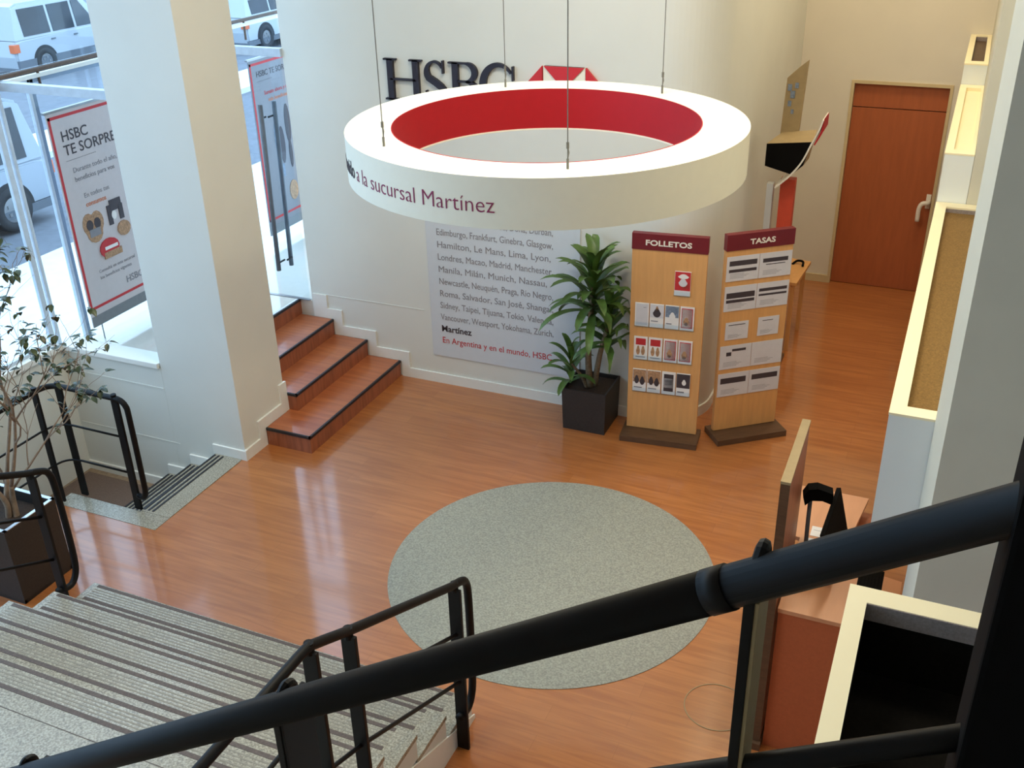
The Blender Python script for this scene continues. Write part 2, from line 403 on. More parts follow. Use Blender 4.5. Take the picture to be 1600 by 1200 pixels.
# ------------------------------------------------------------------ street-front glazing
def glass_sheet(bm, axis, c, a0, a1, z0, z1, t=0.012):
    if axis == 'x': box(bm, c - t / 2, c + t / 2, a0, a1, z0, z1)
    else: box(bm, a0, a1, c - t / 2, c + t / 2, z0, z1)
def window(name, axis, c, a0, a1, z0, z1, w=0.05, mat_='alu', rail=None):
    bm = BM()
    def fb(p0, p1, q0, q1):
        if axis == 'x': box(bm, c - 0.018, c + 0.018, p0, p1, q0, q1, 0.003)
        else: box(bm, p0, p1, c - 0.03, c + 0.03, q0, q1, 0.004)
    fb(a0, a0 + w, z0, z1); fb(a1 - w, a1, z0, z1); fb(a0, a1, z0, z0 + w * .6); fb(a0, a1, z1 - w, z1)
    if rail: fb(a0, a1, rail, rail + w)
    f = obj(name, bm, mat_); f['kind'] = 'structure'
    g = BM(); glass_sheet(g, axis, c, a0 + w * .5, a1 - w * .5, z0 + w * .3, z1 - w * .5)
    obj('pane', g, 'glass', f)
    return f
window('window_1', 'x', -7.10, 4.10, 5.93, 0.80, 3.02)
window('window_2', 'x', -7.10, 2.00, 4.10, 0.80, 3.02)
window('window_3', 'x', -7.10, -0.4, 2.00, 0.80, 3.02)
window('window_4', 'x', -7.10, -3.0, -0.4, 0.80, 3.02)
window('window_5', 'x', -7.10, 5.96, 6.30, 0.62, 3.02, 0.03, 'alu')
window('window_6', 'x', -7.10, 6.30, 7.80, 0.62, 3.02, 0.035, 'alu_blue')
bm = BM(); glass_sheet(bm, 'x', -7.10, -3.0, 7.80, 3.10, 6.18); struct('window_9', bm, 'glass')
bm = BM(); tube(bm, [(-7.08, -3.0, 3.08), (-7.08, 12.0, 3.08)], 0.018, 10)
for _y in (6.40, 9.18): tube(bm, [(-7.08, _y, 3.08), (-7.08, _y, 2.88)], 0.012, 8)
struct('trim_9', bm, 'dark_base')
bm = BM(); box(bm, -7.11, -7.06, -3.0, 12.0, 3.02, 3.05); struct('trim_10', bm, 'base')
# glass porch screen in line with the letter wall, with the pull-handled door leaf
bm = BM(); box(bm, -7.12, -5.68, 7.82, 7.88, 3.0, 3.075, 0.005); struct('trim_7', bm, 'alu')
bm = BM(); box(bm, -7.12, -5.95, 5.96, 6.02, 2.99, 3.06, 0.005); struct('trim_8', bm, 'alu')
bm = BM(); box(bm, -7.12, -5.70, 7.845, 7.857, 3.07, 6.18); struct('window_7', bm, 'glass')
bm = BM(); box(bm, -7.12, -6.26, 7.845, 7.857, 0.66, 3.0); struct('window_8', bm, 'glass')
dr = obj('door_1', (lambda b: (box(b, -6.22, -5.71, 7.845, 7.857, 0.67, 3.0), b)[1])(BM()), 'glass'); dr['kind'] = 'structure'
bm = BM(); box(bm, -6.285, -6.215, 7.825, 7.877, 0.665, 3.0, 0.004); obj('door_stile', bm, 'alu', dr)
for yy in (7.765, 7.935):
    bm = BM(); tube(bm, [(-5.97 + (0.03 if yy > 7.85 else 0), yy, 0.965), (-5.93 + (0.03 if yy > 7.85 else 0), yy, 2.58)], 0.022, 12)
    hx = -5.95 + (0.03 if yy > 7.85 else 0)
    h = obj('pull_handle', bm, 'car_trim', dr, True)
    h['label'] = 'long vertical steel pull bar'
    bm = BM()
    for z in (1.05, 2.45):
        tube(bm, [(hx, yy, z), (hx, 7.85, z)], 0.009, 8)
    obj('handle_standoff', bm, 'black', h)

# wooden door at the far end
dm = BM(); box(dm, -1.165, -0.215, 11.80, 11.84, 0.005, 2.025, 0.002); door = obj('door_2', dm, 'door'); door['kind'] = 'structure'
bm = BM(); box(bm, -1.165, -0.215, 11.80, 11.84, 2.035, 2.285, 0.002); obj('transom_panel', bm, 'door', door)
bm = BM()
box(bm, -1.20, -1.167, 11.735, 11.80, 0, 2.32, 0.003); box(bm, -0.213, -0.18, 11.735, 11.80, 0, 2.32, 0.003); box(bm, -1.167, -0.213, 11.737, 11.80, 2.287, 2.32, 0.0)
obj('door_frame', bm, 'trim', door)
bm = BM(); tube(bm, smooth_path([(-0.245, 11.80, 1.06), (-0.245, 11.70, 1.07), (-0.30, 11.69, 1.06), (-0.325, 11.69, 1.00), (-0.325, 11.69, 0.86)], 5), 0.024, 10)
box(bm, -0.27, -0.222, 11.785, 11.80, 0.98, 1.14, 0.004)
hd = obj('door_handle', bm, 'phone_white', door, True); hd['label'] = 'white curved door handle'

# ------------------------------------------------------------------ stepped cream ledge boxes along the right
def ledge(name, label, x1, y0, y1, zt, zb, well, wmat, wd, wallmat='well_wall', lip=False):
    """long box with a sunken well in its top; cream cap"""
    t = thing(name, label, 'ledge', ((-0.105 + x1) / 2, (y0 + y1) / 2, zb), 'stepped cream-topped ledge boxes along the right wall')
    L0 = t.location
    wx0, wx1, wy0, wy1 = well
    b = BM()
    if wx0 > -0.105: box(b, -0.105, wx0 - 0.004, y0, y1, zb, zt - 0.012)
    box(b, wx0 - 0.004, wx1 + 0.004, y0, wy0 - 0.004, zb, zt - 0.012)
    if wy1 < y1: box(b, wx0 - 0.004, wx1 + 0.004, wy1 + 0.004, y1, zb, zt - 0.012)
    if wx1 < x1: box(b, wx1 + 0.004, x1, y0, y1, zb, zt - 0.012)
    box(b, wx0, wx1, wy0, wy1, zb, zt - wd - 0.03)
    obj('ledge_body', off(b, L0), 'bluish', t)
    b = BM()
    for a in ((-0.107, wx0, y0 - 0.002, y1), (wx0, wx1, y0 - 0.002, wy0), (wx0, wx1, wy1, y1), (wx1, x1, y0 - 0.002, y1)):
        if a[1] - a[0] > 0.004 and a[3] - a[2] > 0.004: box(b, a[0], a[1], a[2], a[3], zt - 0.012, zt)
    obj('cream_cap', off(b, L0), 'cream', t)
    b = BM(); box(b, wx0, wx1, wy0, wy1, zt - wd - 0.03, zt - wd); obj('well_floor', off(b, L0), wmat, t)
    b = BM()
    box(b, wx0 - 0.004, wx0, wy0, wy1, zt - wd, zt - 0.012); box(b, wx1, wx1 + 0.004, wy0, wy1, zt - wd, zt - 0.012)
    box(b, wx0, wx1, wy1, wy1 + 0.004, zt - wd, zt - 0.012); box(b, wx0, wx1, wy0 - 0.004, wy0, zt - wd, zt - 0.012)
    obj('well_lining', off(b, L0), wallmat, t)
    if lip:
        b = BM(); box(b, wx0, wx1, wy1 - 0.004, wy1 - 0.0005, zt - 0.07, zt - 0.002); obj('grey_lip', off(b, L0), 'well_wall', t)
    return t
ledge('ledge_box', 'nearest cream-edged ledge box with a large black well, behind the stair handrail', 1.6, 1.30, 3.07, 2.30, 1.52, (-0.042, 1.45, 1.42, 2.985), 'dark_well', 0.30, 'dark_well', True)
ledge('ledge_box', 'cream-edged ledge box with a long brown gravel well above the pale blue face', 0.39, 4.385, 7.685, 2.30, 1.54, (-0.035, 0.30, 4.47, 7.58), 'brown_fabric', 0.04)
ledge('ledge_box', 'raised ledge box with a plain cream well, just right of the door handle', 0.088, 7.69, 10.11, 2.65, 1.6, (-0.052, 0.066, 7.80, 9.98), 'cream', 0.03, 'cream')
ledge('ledge_box', 'smallest and farthest ledge box with a dark brown well, up beside the far wall', 0.088, 10.115, 11.745, 2.83, 1.6, (-0.055, 0.05, 10.25, 11.66), 'dark_base', 0.05)

# ------------------------------------------------------------------ floor inlays
o = obj('floor_inlay', disc_bm(-2.2, 5.49, 1.165, 0.0005, 0.004, 128), 'disc')
tag(o, 'large round grey inlay set in the wood floor under the hanging ring', 'floor inlay')
bm = BM(); lathe(bm, [(0.186, 0.0), (0.192, 0.0), (0.192, 0.003), (0.186, 0.003)], -0.80, 4.645, 64)
tag(obj('floor_outlet_ring', bm, 'beige_metal'), 'thin pale metal circle set in the wood floor, near the tall screen', 'floor ring')

# ------------------------------------------------------------------ wooden steps up to the platform
st = thing('wooden_staircase', 'four wooden steps with black nosings beside the white column', 'stairs', (-5.2, 7.0, 0))
L0 = st.location
steps = [([(-5.90, 6.59), (-5.164, 6.59), (-5.164, 6.24), (-4.715, 6.24), (-4.715, 7.83), (-5.90, 7.83)], 0.0, 0.165, [(-5.163, 6.24), (-4.715, 6.24), (-4.715, 7.83)]),
         ([(-5.90, 6.60), (-5.075, 6.60), (-5.075, 7.83), (-5.90, 7.83)], 0.165, 0.33, [(-5.17, 6.60), (-5.075, 6.60), (-5.075, 7.83)]),
         ([(-5.90, 6.60), (-5.445, 6.60), (-5.445, 7.83), (-5.90, 7.83)], 0.33, 0.495, [(-5.445, 6.60), (-5.445, 7.83)]),
         ([(-5.859, 6.60), (-5.82, 6.60), (-5.82, 7.85), (-5.859, 7.85)], 0.495, 0.655, [(-5.82, 6.60), (-5.82, 7.84)])]
for i, (pl, z0, z1, nose) in enumerate(steps):
    b = BM(); prism(b, pl, z0, z1 - 0.02)
    s = obj('step', off(b, L0), 'riser_wood', st)
    b = BM(); prism(b, pl, z1 - 0.02, z1)
    obj('tread', off(b, L0), 'step_wood' if i < 3 else 'pavement', s)
    b = BM()
    for (a, c) in zip(nose[:-1], nose[1:]):
        x0, x1 = sorted((a[0], c[0])); y0, y1 = sorted((a[1], c[1]))
        box(b, x0 - (0.012 if x0 == x1 else 0.0), x1 + 0.006, y0 - 0.006, y1 + (0.012 if y0 == y1 else 0), z1 - 0.022, z1 + 0.003)
    obj('nosing', off(b, L0), 'nosing', s)

# ------------------------------------------------------------------ terrazzo steps down to the street door
dn = thing('descending_staircase', 'grey terrazzo steps going down beside the white column, black grip lines', 'stairs', (-5.8, 5.45, -0.5))
L0 = dn.location
for i, (x0, x1, z) in enumerate(((-5.50, -5.22, 0.0), (-5.80, -5.50, -0.165), (-6.08, -5.80, -0.33))):
    if i:
        b = BM(); box(b, x0, x1, 5.0, 5.931, -0.6, z); s = obj('step', off(b, L0), 'terrazzo', dn)
    else:
        b = BM(); box(b, x0, x1 - 0.0, 5.0, 5.931, 0.003, 0.006); s = obj('step', off(b, L0), 'terrazzo', dn)
    b = BM()
    for k in range(3):
        box(b, x0 + 0.005 + 0.042 * k, x0 + 0.023 + 0.042 * k, 5.02, 5.91, z + 0.001, z + (0.010 if i == 0 else 0.005))
    obj('grip_strip', off(b, L0), 'nosing', s)
bm = BM(); box(bm, -7.05, -6.08, 1.0, 5.95, -0.7, -0.5); box(bm, -6.3, -6.20, 1.0, 4.84, -0.5, -0.14); box(bm, -6.2, -5.5, 4.9, 4.99, -0.6, -0.14)
struct('floor_landing', bm, 'stone_brown')
bm = BM(); box(bm, -7.0, -6.15, 5.02, 5.86, -0.5, -0.482, 0.004)
tag(obj('doormat', bm, 'mat_brown'), 'brown doormat on the landing at the bottom of the terrazzo steps', 'doormat')

# ------------------------------------------------------------------ wide terrazzo stairs at the lower left
ws = thing('terrazzo_staircase', 'wide grey terrazzo stairs with dark grip strips at the lower left', 'stairs', (-3.56, 3.2, 0))
L0 = ws.location
XL, XR = -5.005, -2.11
ny = [4.01, 3.69, 3.37, 3.05, 2.73]
for i, y in enumerate(ny):
    z = 0.165 * (i + 1)
    yb = ny[i + 1] if i < 4 else 0.6
    b = BM(); box(b, XL + 0.02, XR - 0.003, (yb - 0.02 if i < 4 else yb), y - 0.012, max(0, z - 0.165), z - 0.03); s = obj('step', off(b, L0), 'wall', ws)
    b = BM(); box(b, XL, XR, yb - 0.02, y, z - 0.03, z, 0.003); obj('tread', off(b, L0), 'terrazzo', s)
    b = BM(); box(b, XL + 0.05, XR - 0.12, y - 0.032, y - 0.008, z, z + 0.002); box(b, XL + 0.05, XR - 0.12, y - 0.168, y - 0.142, z, z + 0.002)
    obj('grip_strip', off(b, L0), 'strip', s)
    b = BM()
    for k in range(4): box(b, XL + 0.05, XR - 0.12, y - 0.060 - 0.022 * k, y - 0.052 - 0.022 * k, z, z + 0.001)
    obj('fine_groove', off(b, L0), 'groove', s)
b = BM(); box(b, XL, XR, 2.462, 2.466, 0.826, 0.8265); obj('slab_joint', off(b, L0), 'strip', ws)
b = BM()    # white stringer board along the open right side
prism(b, [(4.02, 0), (4.02, 0.03), (2.60, 0.62), (2.60, 0)], XR - 0.003, XR + 0.006, 'x')
obj('stringer', off(b, L0), 'base', ws)

# ------------------------------------------------------------------ black railings
def flat_post(x, y, z0, z1, wx=0.064, wy=0.020, top=True):
    b = BM(); box(b, x - wx / 2, x + wx / 2, y - wy / 2, y + wy / 2, z0, z1, 0.003)
    if top: tube(b, [(x, y, z1 - 0.012), (x, y, z1 + 0.044)], 0.021, 12)
    return b
def stair_rail(x, label, side):
    t = thing('stair_railing', label, 'railing', (x, 3.8, 0.0)); L0 = t.location
    xs = x
    path = [(xs, 3.75, 0.27), (xs, 3.86, 0.24), (xs, 3.92, 0.30), (xs, 3.94, 0.42), (xs, 3.945, 0.7), (xs, 3.94, 1.0), (xs, 3.92, 1.10), (xs, 3.87, 1.145), (xs, 3.76, 1.19), (xs, 2.82, 1.65), (xs, 2.60, 1.765), (xs, 2.545, 1.79), (xs, 2.47, 1.795), (xs, 0.9, 1.81)]
    b = BM(); tube(b, smooth_path(path[:9], 4)[:-1] + [path[8], path[9]] + smooth_path(path[9:13], 4)[1:] + [path[13]], 0.0225, 12)
    obj('handrail', off(b, L0), 'black', t, True)
    for y, z1, z0 in ((3.79, 1.15, 0.0), (2.82, 1.625, 0.0), (2.55, 1.765, 0.0), (1.3, 1.78, 0.0)):
        obj('post', off(flat_post(xs, y, z0, z1, 0.072, 0.020), L0), 'black', t)
    for d in (0.33, 0.67):
        b = BM(); tube(b, [(xs, 3.79, 1.175 - d), (xs, 2.82, 1.65 - d), (xs, 2.50, 1.78 - d), (xs, 0.9, 1.80 - d)], 0.011, 8)
        obj('mid_rail', off(b, L0), 'black', t, True)
    return t
stair_rail(-2.066, 'black tube railing on the right side of the wide terrazzo stairs', 1)
stair_rail(-5.05, 'black tube railing on the left side of the terrazzo stairs, beside the planter', -1)

g = thing('stairwell_railing', 'black tube guard railing around the small stairwell below the window bay', 'railing', (-5.9, 4.98, 0)); L0 = g.location
b = BM()
loop = smooth_path([(-5.52, 5.02, 0.14), (-5.47, 5.02, 0.125), (-5.435, 5.02, 0.18), (-5.43, 5.02, 0.35), (-5.43, 5.02, 0.85), (-5.44, 5.02, 0.95), (-5.49, 5.02, 0.995), (-5.56, 5.02, 1.0)], 4)
corner = smooth_path([(-6.02, 5.02, 1.0), (-6.12, 5.01, 1.0), (-6.18, 4.96, 1.0), (-6.20, 4.86, 1.0)], 4)
tube(b, loop + corner + [(-6.20, 2.4, 1.0)], 0.0225, 12); obj('handrail', off(b, L0), 'black', g, True)
for x, y in ((-5.54, 5.02), (-6.10, 5.02)): obj('post', off(flat_post(x, y, 0, 0.99), L0), 'black', g)
for y in (4.88, 3.9, 2.9): obj('post', off(flat_post(-6.2, y, 0, 0.99, 0.055, 0.020), L0), 'black', g)
for z in (0.66, 0.335):
    b = BM(); tube(b, [(-5.54, 5.02, z)] + smooth_path([(-6.04, 5.02, z), (-6.13, 5.0, z), (-6.18, 4.95, z), (-6.20, 4.86, z)], 4) + [(-6.2, 2.4, z)], 0.009, 8)
    obj('mid_rail', off(b, L0), 'black', g, True)

# handrail close to the camera, running down with the upper flight
n_ = thing('upper_stair_railing', 'thick black handrail sloping across the foreground', 'railing', (-0.8, 0.9, 2.4)); L0 = n_.location
zr = lambda x: 3.985 + 0.652 * x
b = BM(); tube(b, [(-1.5 * 1.6, 0.9, zr(-2.4)), (-0.155, 0.9, zr(-0.155))], 0.0255, 20); tube(b, [(-0.155, 0.9, zr(-0.155)), (1.0, 0.9, zr(1.0))], 0.0243, 20)
tube(b, [(-0.175, 0.9, zr(-0.175)), (-0.152, 0.9, zr(-0.152))], 0.0262, 20)
obj('handrail', off(b, L0), 'black', n_, True)
b = BM(); tube(b, [(-2.4, 0.9, 3.70 - 2.4 * 0.62), (1.0, 0.9, 3.70 + 0.62)], 0.014, 14); obj('mid_rail', off(b, L0), 'black', n_, True)
for x in (-1.46, -0.80, -0.128):
    b = BM(); box(b, x - 0.006, x + 0.006, 0.885, 0.965, zr(x) - 1.0, zr(x) - 0.005, 0.002)
    tube(b, smooth_path([(x + 0.004, 0.93, zr(x) - 0.03), (x + 0.004, 0.932, zr(x) + 0.02), (x + 0.004, 0.915, zr(x) + 0.034), (x + 0.002, 0.902, zr(x) + 0.022)], 4), 0.0075, 8)
    pq = obj('post', off(b, L0), 'black', n_)
    b = BM(); box(b, x + 0.006, x + 0.0105, 0.887, 0.963, zr(x) - 1.0, zr(x) - 0.02, 0.001); e_ = obj('edge_strip', off(b, L0), 'beige_metal' if x > -0.3 else 'black', pq)  # right-hand post: light on its side face put into a pale strip
    if x > -0.3: e_['label'] = 'side of the post painted pale as if lit'
b = BM(); box(b, 0.098, 0.30, 0.86, 0.96, 3.13, 4.9, 0.006); p = obj('newel_post', off(b, L0), 'black_matt', n_); p['label'] = 'broad black newel post'
uf = thing('upper_staircase', 'upper stair flight carrying the foreground handrail', 'stairs', (-0.5, 0.3, 2.0)); L0 = uf.location
for k in range(9):
    x1 = 0.7 - 0.28 * k; z = zr(x1) - 0.95
    b = BM(); box(b, x1 - 0.28, x1, -0.6, 0.86, z - 0.18, z - 0.14 + 0.14); obj('step', off(b, L0), 'terrazzo', uf)
b = BM(); prism(b, [(0.98, zr(0.98) - 1.0), (0.98, zr(0.98) - 1.3), (-1.9, zr(-1.9) - 1.3), (-1.9, zr(-1.9) - 1.0)], 0.865, 0.99, 'y'); obj('stringer', off(b, L0), 'base', uf)

# ------------------------------------------------------------------ hanging ring
RC = (-2.21, 5.49)
ring = thing('hanging_ring_sign', 'big white ring sign with red inside hanging over the lobby', 'hanging sign', (RC[0], RC[1], 2.947)); L0 = ring.location
b = BM(); lathe(b, [(0.885, 2.95), (1.146, 2.95), (1.146, 3.21), (0.885, 3.21)], RC[0], RC[1], 360)
o = obj('ring_body', off(b, L0), 'ring_white', ring)
b = BM(); lathe(b, [(0.880, 2.956), (0.8848, 2.956), (0.8848, 3.212), (0.880, 3.212)], RC[0], RC[1], 360)
o = obj('inner_band', off(b, L0), 'red', ring); o['label'] = 'red inner band'
b = BM(); lathe(b, [(0.878, 2.948), (0.8848, 2.948), (0.8848, 2.958), (0.878, 2.958)], RC[0], RC[1], 160); obj('bottom_lip', off(b, L0), 'ring_white', ring)
def ring_text(body, size, a_right, zb, m, bold=0.0, fitang=None):
    """words wrapped round the outside, ending at angle a_right (radians, anticlockwise from +x)"""
    t = text_mesh(body, size, 0.002, bold)
    bmesh.ops.triangulate(t, faces=t.faces)
    es = [e for e in t.edges if e.calc_length() > 0.02]
    bmesh.ops.subdivide_edges(t, edges=es, cuts=2)
    xs = [v.co.x for v in t.verts]; x0, x1 = min(xs), max(xs); s = (fitang * 1.146 / (x1 - x0)) if fitang else 1.0
    for v in t.verts:
        a = a_right - (x1 - v.co.x) * s / 1.146; r = 1.1475 + v.co.z
        v.co = Vector((RC[0] + r * math.cos(a), RC[1] + r * math.sin(a), zb + v.co.y))
    obj('lettering', off(t, L0), m, ring)
    return a_right - (x1 - x0) * s / 1.146
RT = math.atan2(4.348 - 5.49, -2.12 - RC[0]) + 0.082
e1 = ring_text('a la sucursal Martínez', 0.118, RT, 3.032, 'ring_text', -0.0014, fitang=0.87)
e2 = ring_text('Bienvenido', 0.118, e1 - 0.03, 3.032, 'ink', 0.0022, fitang=0.40)
for k in range(4):
    x, y = [(-2.81, 4.71), (-2.81, 6.28), (-1.75, 4.62), (-1.79, 6.39)][k]
    a = math.atan2(y - RC[1], x - RC[0]); x = RC[0] + 1.0 * math.cos(a); y = RC[1] + 1.0 * math.sin(a)
    b = BM(); tube(b, [(x, y, 3.21), (x, y, 6.2)], 0.0028, 6); tube(b, [(x, y, 3.21), (x, y, 3.26)], 0.007, 8); tube(b, [(x, y, 3.31), (x, y, 3.34)], 0.008, 8)
    tube(b, [(x, y, 3.26), (x + 0.006, y, 3.29), (x, y, 3.32)], 0.0035, 6)
    obj('suspension_cable', off(b, L0), 'cable', ring)

# ------------------------------------------------------------------ letters and logo on the wall
YW = 7.85
def ribbon(bm, path, w, y0, y1):
    """variable-width stroke in x-z plane, extruded in y"""
    P = [Vector((p[0], p[1])) for p in path]; n = len(P); Lp, Rp = [], []
    for i in range(n):
        t = (P[min(i + 1, n - 1)] - P[max(i - 1, 0)]).normalized(); nn = Vector((-t.y, t.x)); h = w[i] / 2
        Lp.append(P[i] + nn * h); Rp.append(P[i] - nn * h)
    for i in range(n - 1):
        q = [Lp[i], Lp[i + 1], Rp[i + 1], Rp[i]]
        prism(bm, [(v.x, v.y) for v in q], y0, y1, 'y')
def arc(cx, cz, rx, rz, a0, a1, n=18):
    return [(cx + rx * math.cos(math.radians(a0 + (a1 - a0) * k / n)), cz + rz * math.sin(math.radians(a0 + (a1 - a0) * k / n))) for k in range(n + 1)]
Z0, Z1 = 2.700, 3.045
sg = thing('wall_lettering', 'large dark serif letters HSBC on the white back wall', 'sign', (-4.04, YW, Z0)); L0 = sg.location
def letter(name_bm):
    obj('letter', off(name_bm, L0), 'letter', sg)
ya, yb_ = YW - 0.035, YW - 0.001
b = BM()                                            # H
for x in (-4.575, -4.33):
    box(b, x - 0.028, x + 0.028, ya, yb_, Z0, Z1)
    for z in (Z0, Z1 - 0.014): box(b, x - 0.06, x + 0.06, ya, yb_, z, z + 0.014)
box(b, -4.575, -4.33, ya, yb_, 2.868, 2.884); letter(b)
b = BM()                                            # S
sc = -4.150
top = arc(sc, 2.955, 0.075, 0.083, 25, 200, 14); mid = [(sc - 0.06, 2.905), (sc, 2.872), (sc + 0.055, 2.835)]
bot = arc(sc - 0.002, 2.785, 0.082, 0.078, 20, -160, 14)
pth = top + mid + bot
n = len(pth); wd_ = [0.016 + 0.040 * math.exp(-((k / (n - 1) - 0.5) / 0.20) ** 2) for k in range(n)]
ribbon(b, pth, wd_, ya, yb_); box(b, sc + 0.070, sc + 0.084, ya, yb_, 2.945, 3.05); box(b, sc - 0.092, sc - 0.078, ya, yb_, 2.70, 2.80); letter(b)
b = BM()                                            # B
box(b, -3.985, -3.930, ya, yb_, Z0, Z1)
for z in (Z0, Z1 - 0.014): box(b, -4.020, -3.86, ya, yb_, z, z + 0.014)
a = arc(-3.865, 2.965, 0.085, 0.073, 90, -90, 16); ribbon(b, a, [0.014 + 0.036 * math.sin(PI * k / 16) for k in range(17)], ya, yb_)
a = arc(-3.865, 2.799, 0.105, 0.092, 90, -90, 16); ribbon(b, a, [0.014 + 0.040 * math.sin(PI * k / 16) for k in range(17)], ya, yb_)
box(b, -3.94, -3.86, ya, yb_, 2.884, 2.898); letter(b)
b = BM()                                            # C
a = arc(-3.565, 2.873, 0.142, 0.168, 38, 322, 30); ribbon(b, a, [0.013 + 0.046 * max(0, math.sin(PI * k / 30)) ** 1.3 for k in range(31)], ya, yb_)
box(b, -3.444, -3.430, ya, yb_, 2.92, 3.035); letter(b)

lg = thing('wall_logo', 'red and white hexagon emblem on the back wall, partly behind the ring', 'emblem', (-2.994, YW, 2.70)); L0 = lg.location
cz = 2.877; h = 0.178; xc = -2.994
TL, TR, BL, BR, Cc = (xc - h, cz + h), (xc + h, cz + h), (xc - h, cz - h), (xc + h, cz - h), (xc, cz)
b = BM(); box(b, xc - h, xc + h, YW - 0.020, YW - 0.001, cz - h, cz + h); obj('white_field', off(b, L0), 'ring_white', lg)
gp = 0.008
for tri in ([(xc - h - gp, cz + h), (xc - h - gp, cz - h), (xc - 2 * h, cz)], [(xc + h + gp, cz + h), (xc + 2 * h, cz), (xc + h + gp, cz - h)],
            [(TL[0] + gp, TL[1]), (TR[0] - gp, TR[1]), Cc], [(BL[0] + gp, BL[1]), Cc, (BR[0] - gp, BR[1])]):
    b = BM(); prism(b, tri, YW - 0.032, YW - 0.001, 'y'); obj('red_triangle', off(b, L0), 'logo_red', lg)

# ------------------------------------------------------------------ city-list panel
pn = thing('city_list_panel', 'pale panel with rows of grey city names on the back wall', 'wall panel', (-3.60, YW, 0.29)); L0 = pn.location
b = BM(); box(b, -4.34, -2.85, YW - 0.012, YW - 0.001, 0.295, 2.10, 0.002); obj('panel', off(b, L0), 'wall_panel', pn)
rows = [('Abu Dhabi, Atenas, Bahía Blanca,', 0), ('Bangkok, Barcelona, Beirut,', 0), ('Bruselas, Buenos Aires,', 0), ('Cairo, Caracas, Córdoba, Doha, Durban,', 0), ('Edimburgo, Frankfurt, Ginebra, Glasgow,', 0),
        ('Hamilton, Le Mans, Lima, Lyon,', 0), ('Londres, Macao, Madrid, Manchester,', 0), ('Manila, Milán, Munich, Nassau,', 0), ('Newcastle, Neuquén, Praga, Río Negro,', 0),
        ('Roma, Salvador, San José, Shangai,', 0), ('Sidney, Taipei, Tijuana, Tokio, Valencia,', 0), ('Vancouver, Westport, Yokohama, Zurich,', 0), ('Martínez', 1), ('En Argentina y en el mundo, HSBC.', 2)]
z = 0.440; zs = []
for k in range(len(rows)): zs.append(0.440 + 0.1195 * k)
for (txt, kind), zz in zip(rows[::-1], zs):
    t = text_mesh(txt, 0.088, 0.0015, 0.0018 if kind == 1 else 0.0)
    place(t, face_matrix((-4.235, YW - 0.0135, zz), (1, 0, 0)))
    xs = [v.co.x for v in t.verts]; x1 = max(xs)
    lim = -3.10
    if x1 > lim:
        s = (lim + 4.235) / (x1 + 4.235)
        for v in t.verts: v.co.x = -4.235 + (v.co.x + 4.235) * s
    o = obj('text_line', off(t, L0), ('ink_soft', 'ink', 'ink_red')[kind], pn)
    if kind == 1: o['label'] = 'bold black word Martínez'
    if kind == 2: o['label'] = 'red bottom line'

# ------------------------------------------------------------------ brochure and rates stands
def stand(label, head, org, th, width, builder):
    t = thing('display_stand', label, 'display stand', (org[0], org[1], 0), None, th)
    # local frame: x along the face, -y out of the face, origin at the face's left end
    b = BM(); box(b, 0, width, 0.0, 0.045, 0.06, 1.71, 0.002); obj('panel_board', b, 'beech', t)
    b = BM(); box(b, -0.004, width + 0.004, -0.008, 0.05, 1.71, 1.845, 0.003); hp = obj('header_board', b, 'maroon', t); hp['label'] = 'dark maroon header board'
    tx = text_mesh(head, 0.062, 0.004, 0.0016, fit={'FOLLETOS': 0.37, 'TASAS': 0.22}[head]); place(tx, face_matrix((0.11 if head == 'FOLLETOS' else 0.195, -0.0105, 1.752), (1, 0, 0)))
    obj('lettering', tx, 'sign_white', hp)
    b = BM(); box(b, -0.03, width + 0.03, -0.17, 0.11, 0.0, 0.055, 0.004); obj('base', b, 'dark_base', t)
    builder(t)
    return t
def pocket(parent_t, x0, x1, z0, z1, art, label, group):
    th = parent_t.rotation_euler.z; o_ = parent_t.location
    u = Vector((math.cos(th), math.sin(th), 0)); nrm = Vector((math.sin(th), -math.cos(th), 0))
    loc = Vector(o_) + u * (x0 + x1) / 2 + nrm * 0.001; loc.z = z0
    t = thing('brochure', label, 'brochure', loc, group, th)
    w = x1 - x0; h_ = z1 - z0
    b = BM(); box(b, -w / 2, w / 2, -0.010, -0.002, 0, h_, 0.001); obj('cover', b, 'paper', t)
    for kind, a0, a1, c0, c1 in art:
        b = BM()
        if kind.endswith('*'):   # rounded figure shape
            cx, cz_ = (a0 + a1) / 2, (c0 + c1) / 2
            prism(b, [(-w / 2 + w * (cx + (a1 - a0) / 2 * math.cos(q * PI / 8) * (0.75 if 0 < q < 8 else 1.0)), h_ * (cz_ + (c1 - c0) / 2 * math.sin(q * PI / 8))) for q in range(16)], -0.0125, -0.0095, 'y')
        else:
            box(b, -w / 2 + w * a0, -w / 2 + w * a1, -0.0118, -0.0095, h_ * c0, h_ * c1)
        obj('printed_block', b, kind.rstrip('*'), t)
    b = BM(); box(b, -w / 2 - 0.003, w / 2 + 0.003, -0.018, -0.015, -0.004, h_ * 0.18); box(b, -w / 2 - 0.003, w / 2 + 0.003, -0.018, -0.001, -0.006, -0.002)
    obj('clear_holder', b, 'glass', t)
    return t
A_blank = [('paper_grey', 0.08, 0.92, 0.06, 0.96), ('ink_soft', 0.6, 0.8, 0.80, 0.83)]
A_man = [('paper_grey', 0.02, 0.98, 0.42, 0.97), ('ink*', 0.22, 0.80, 0.44, 0.82), ('ink_skin*', 0.40, 0.62, 0.72, 0.92), ('ink_soft', 0.1, 0.6, 0.25, 0.29)]
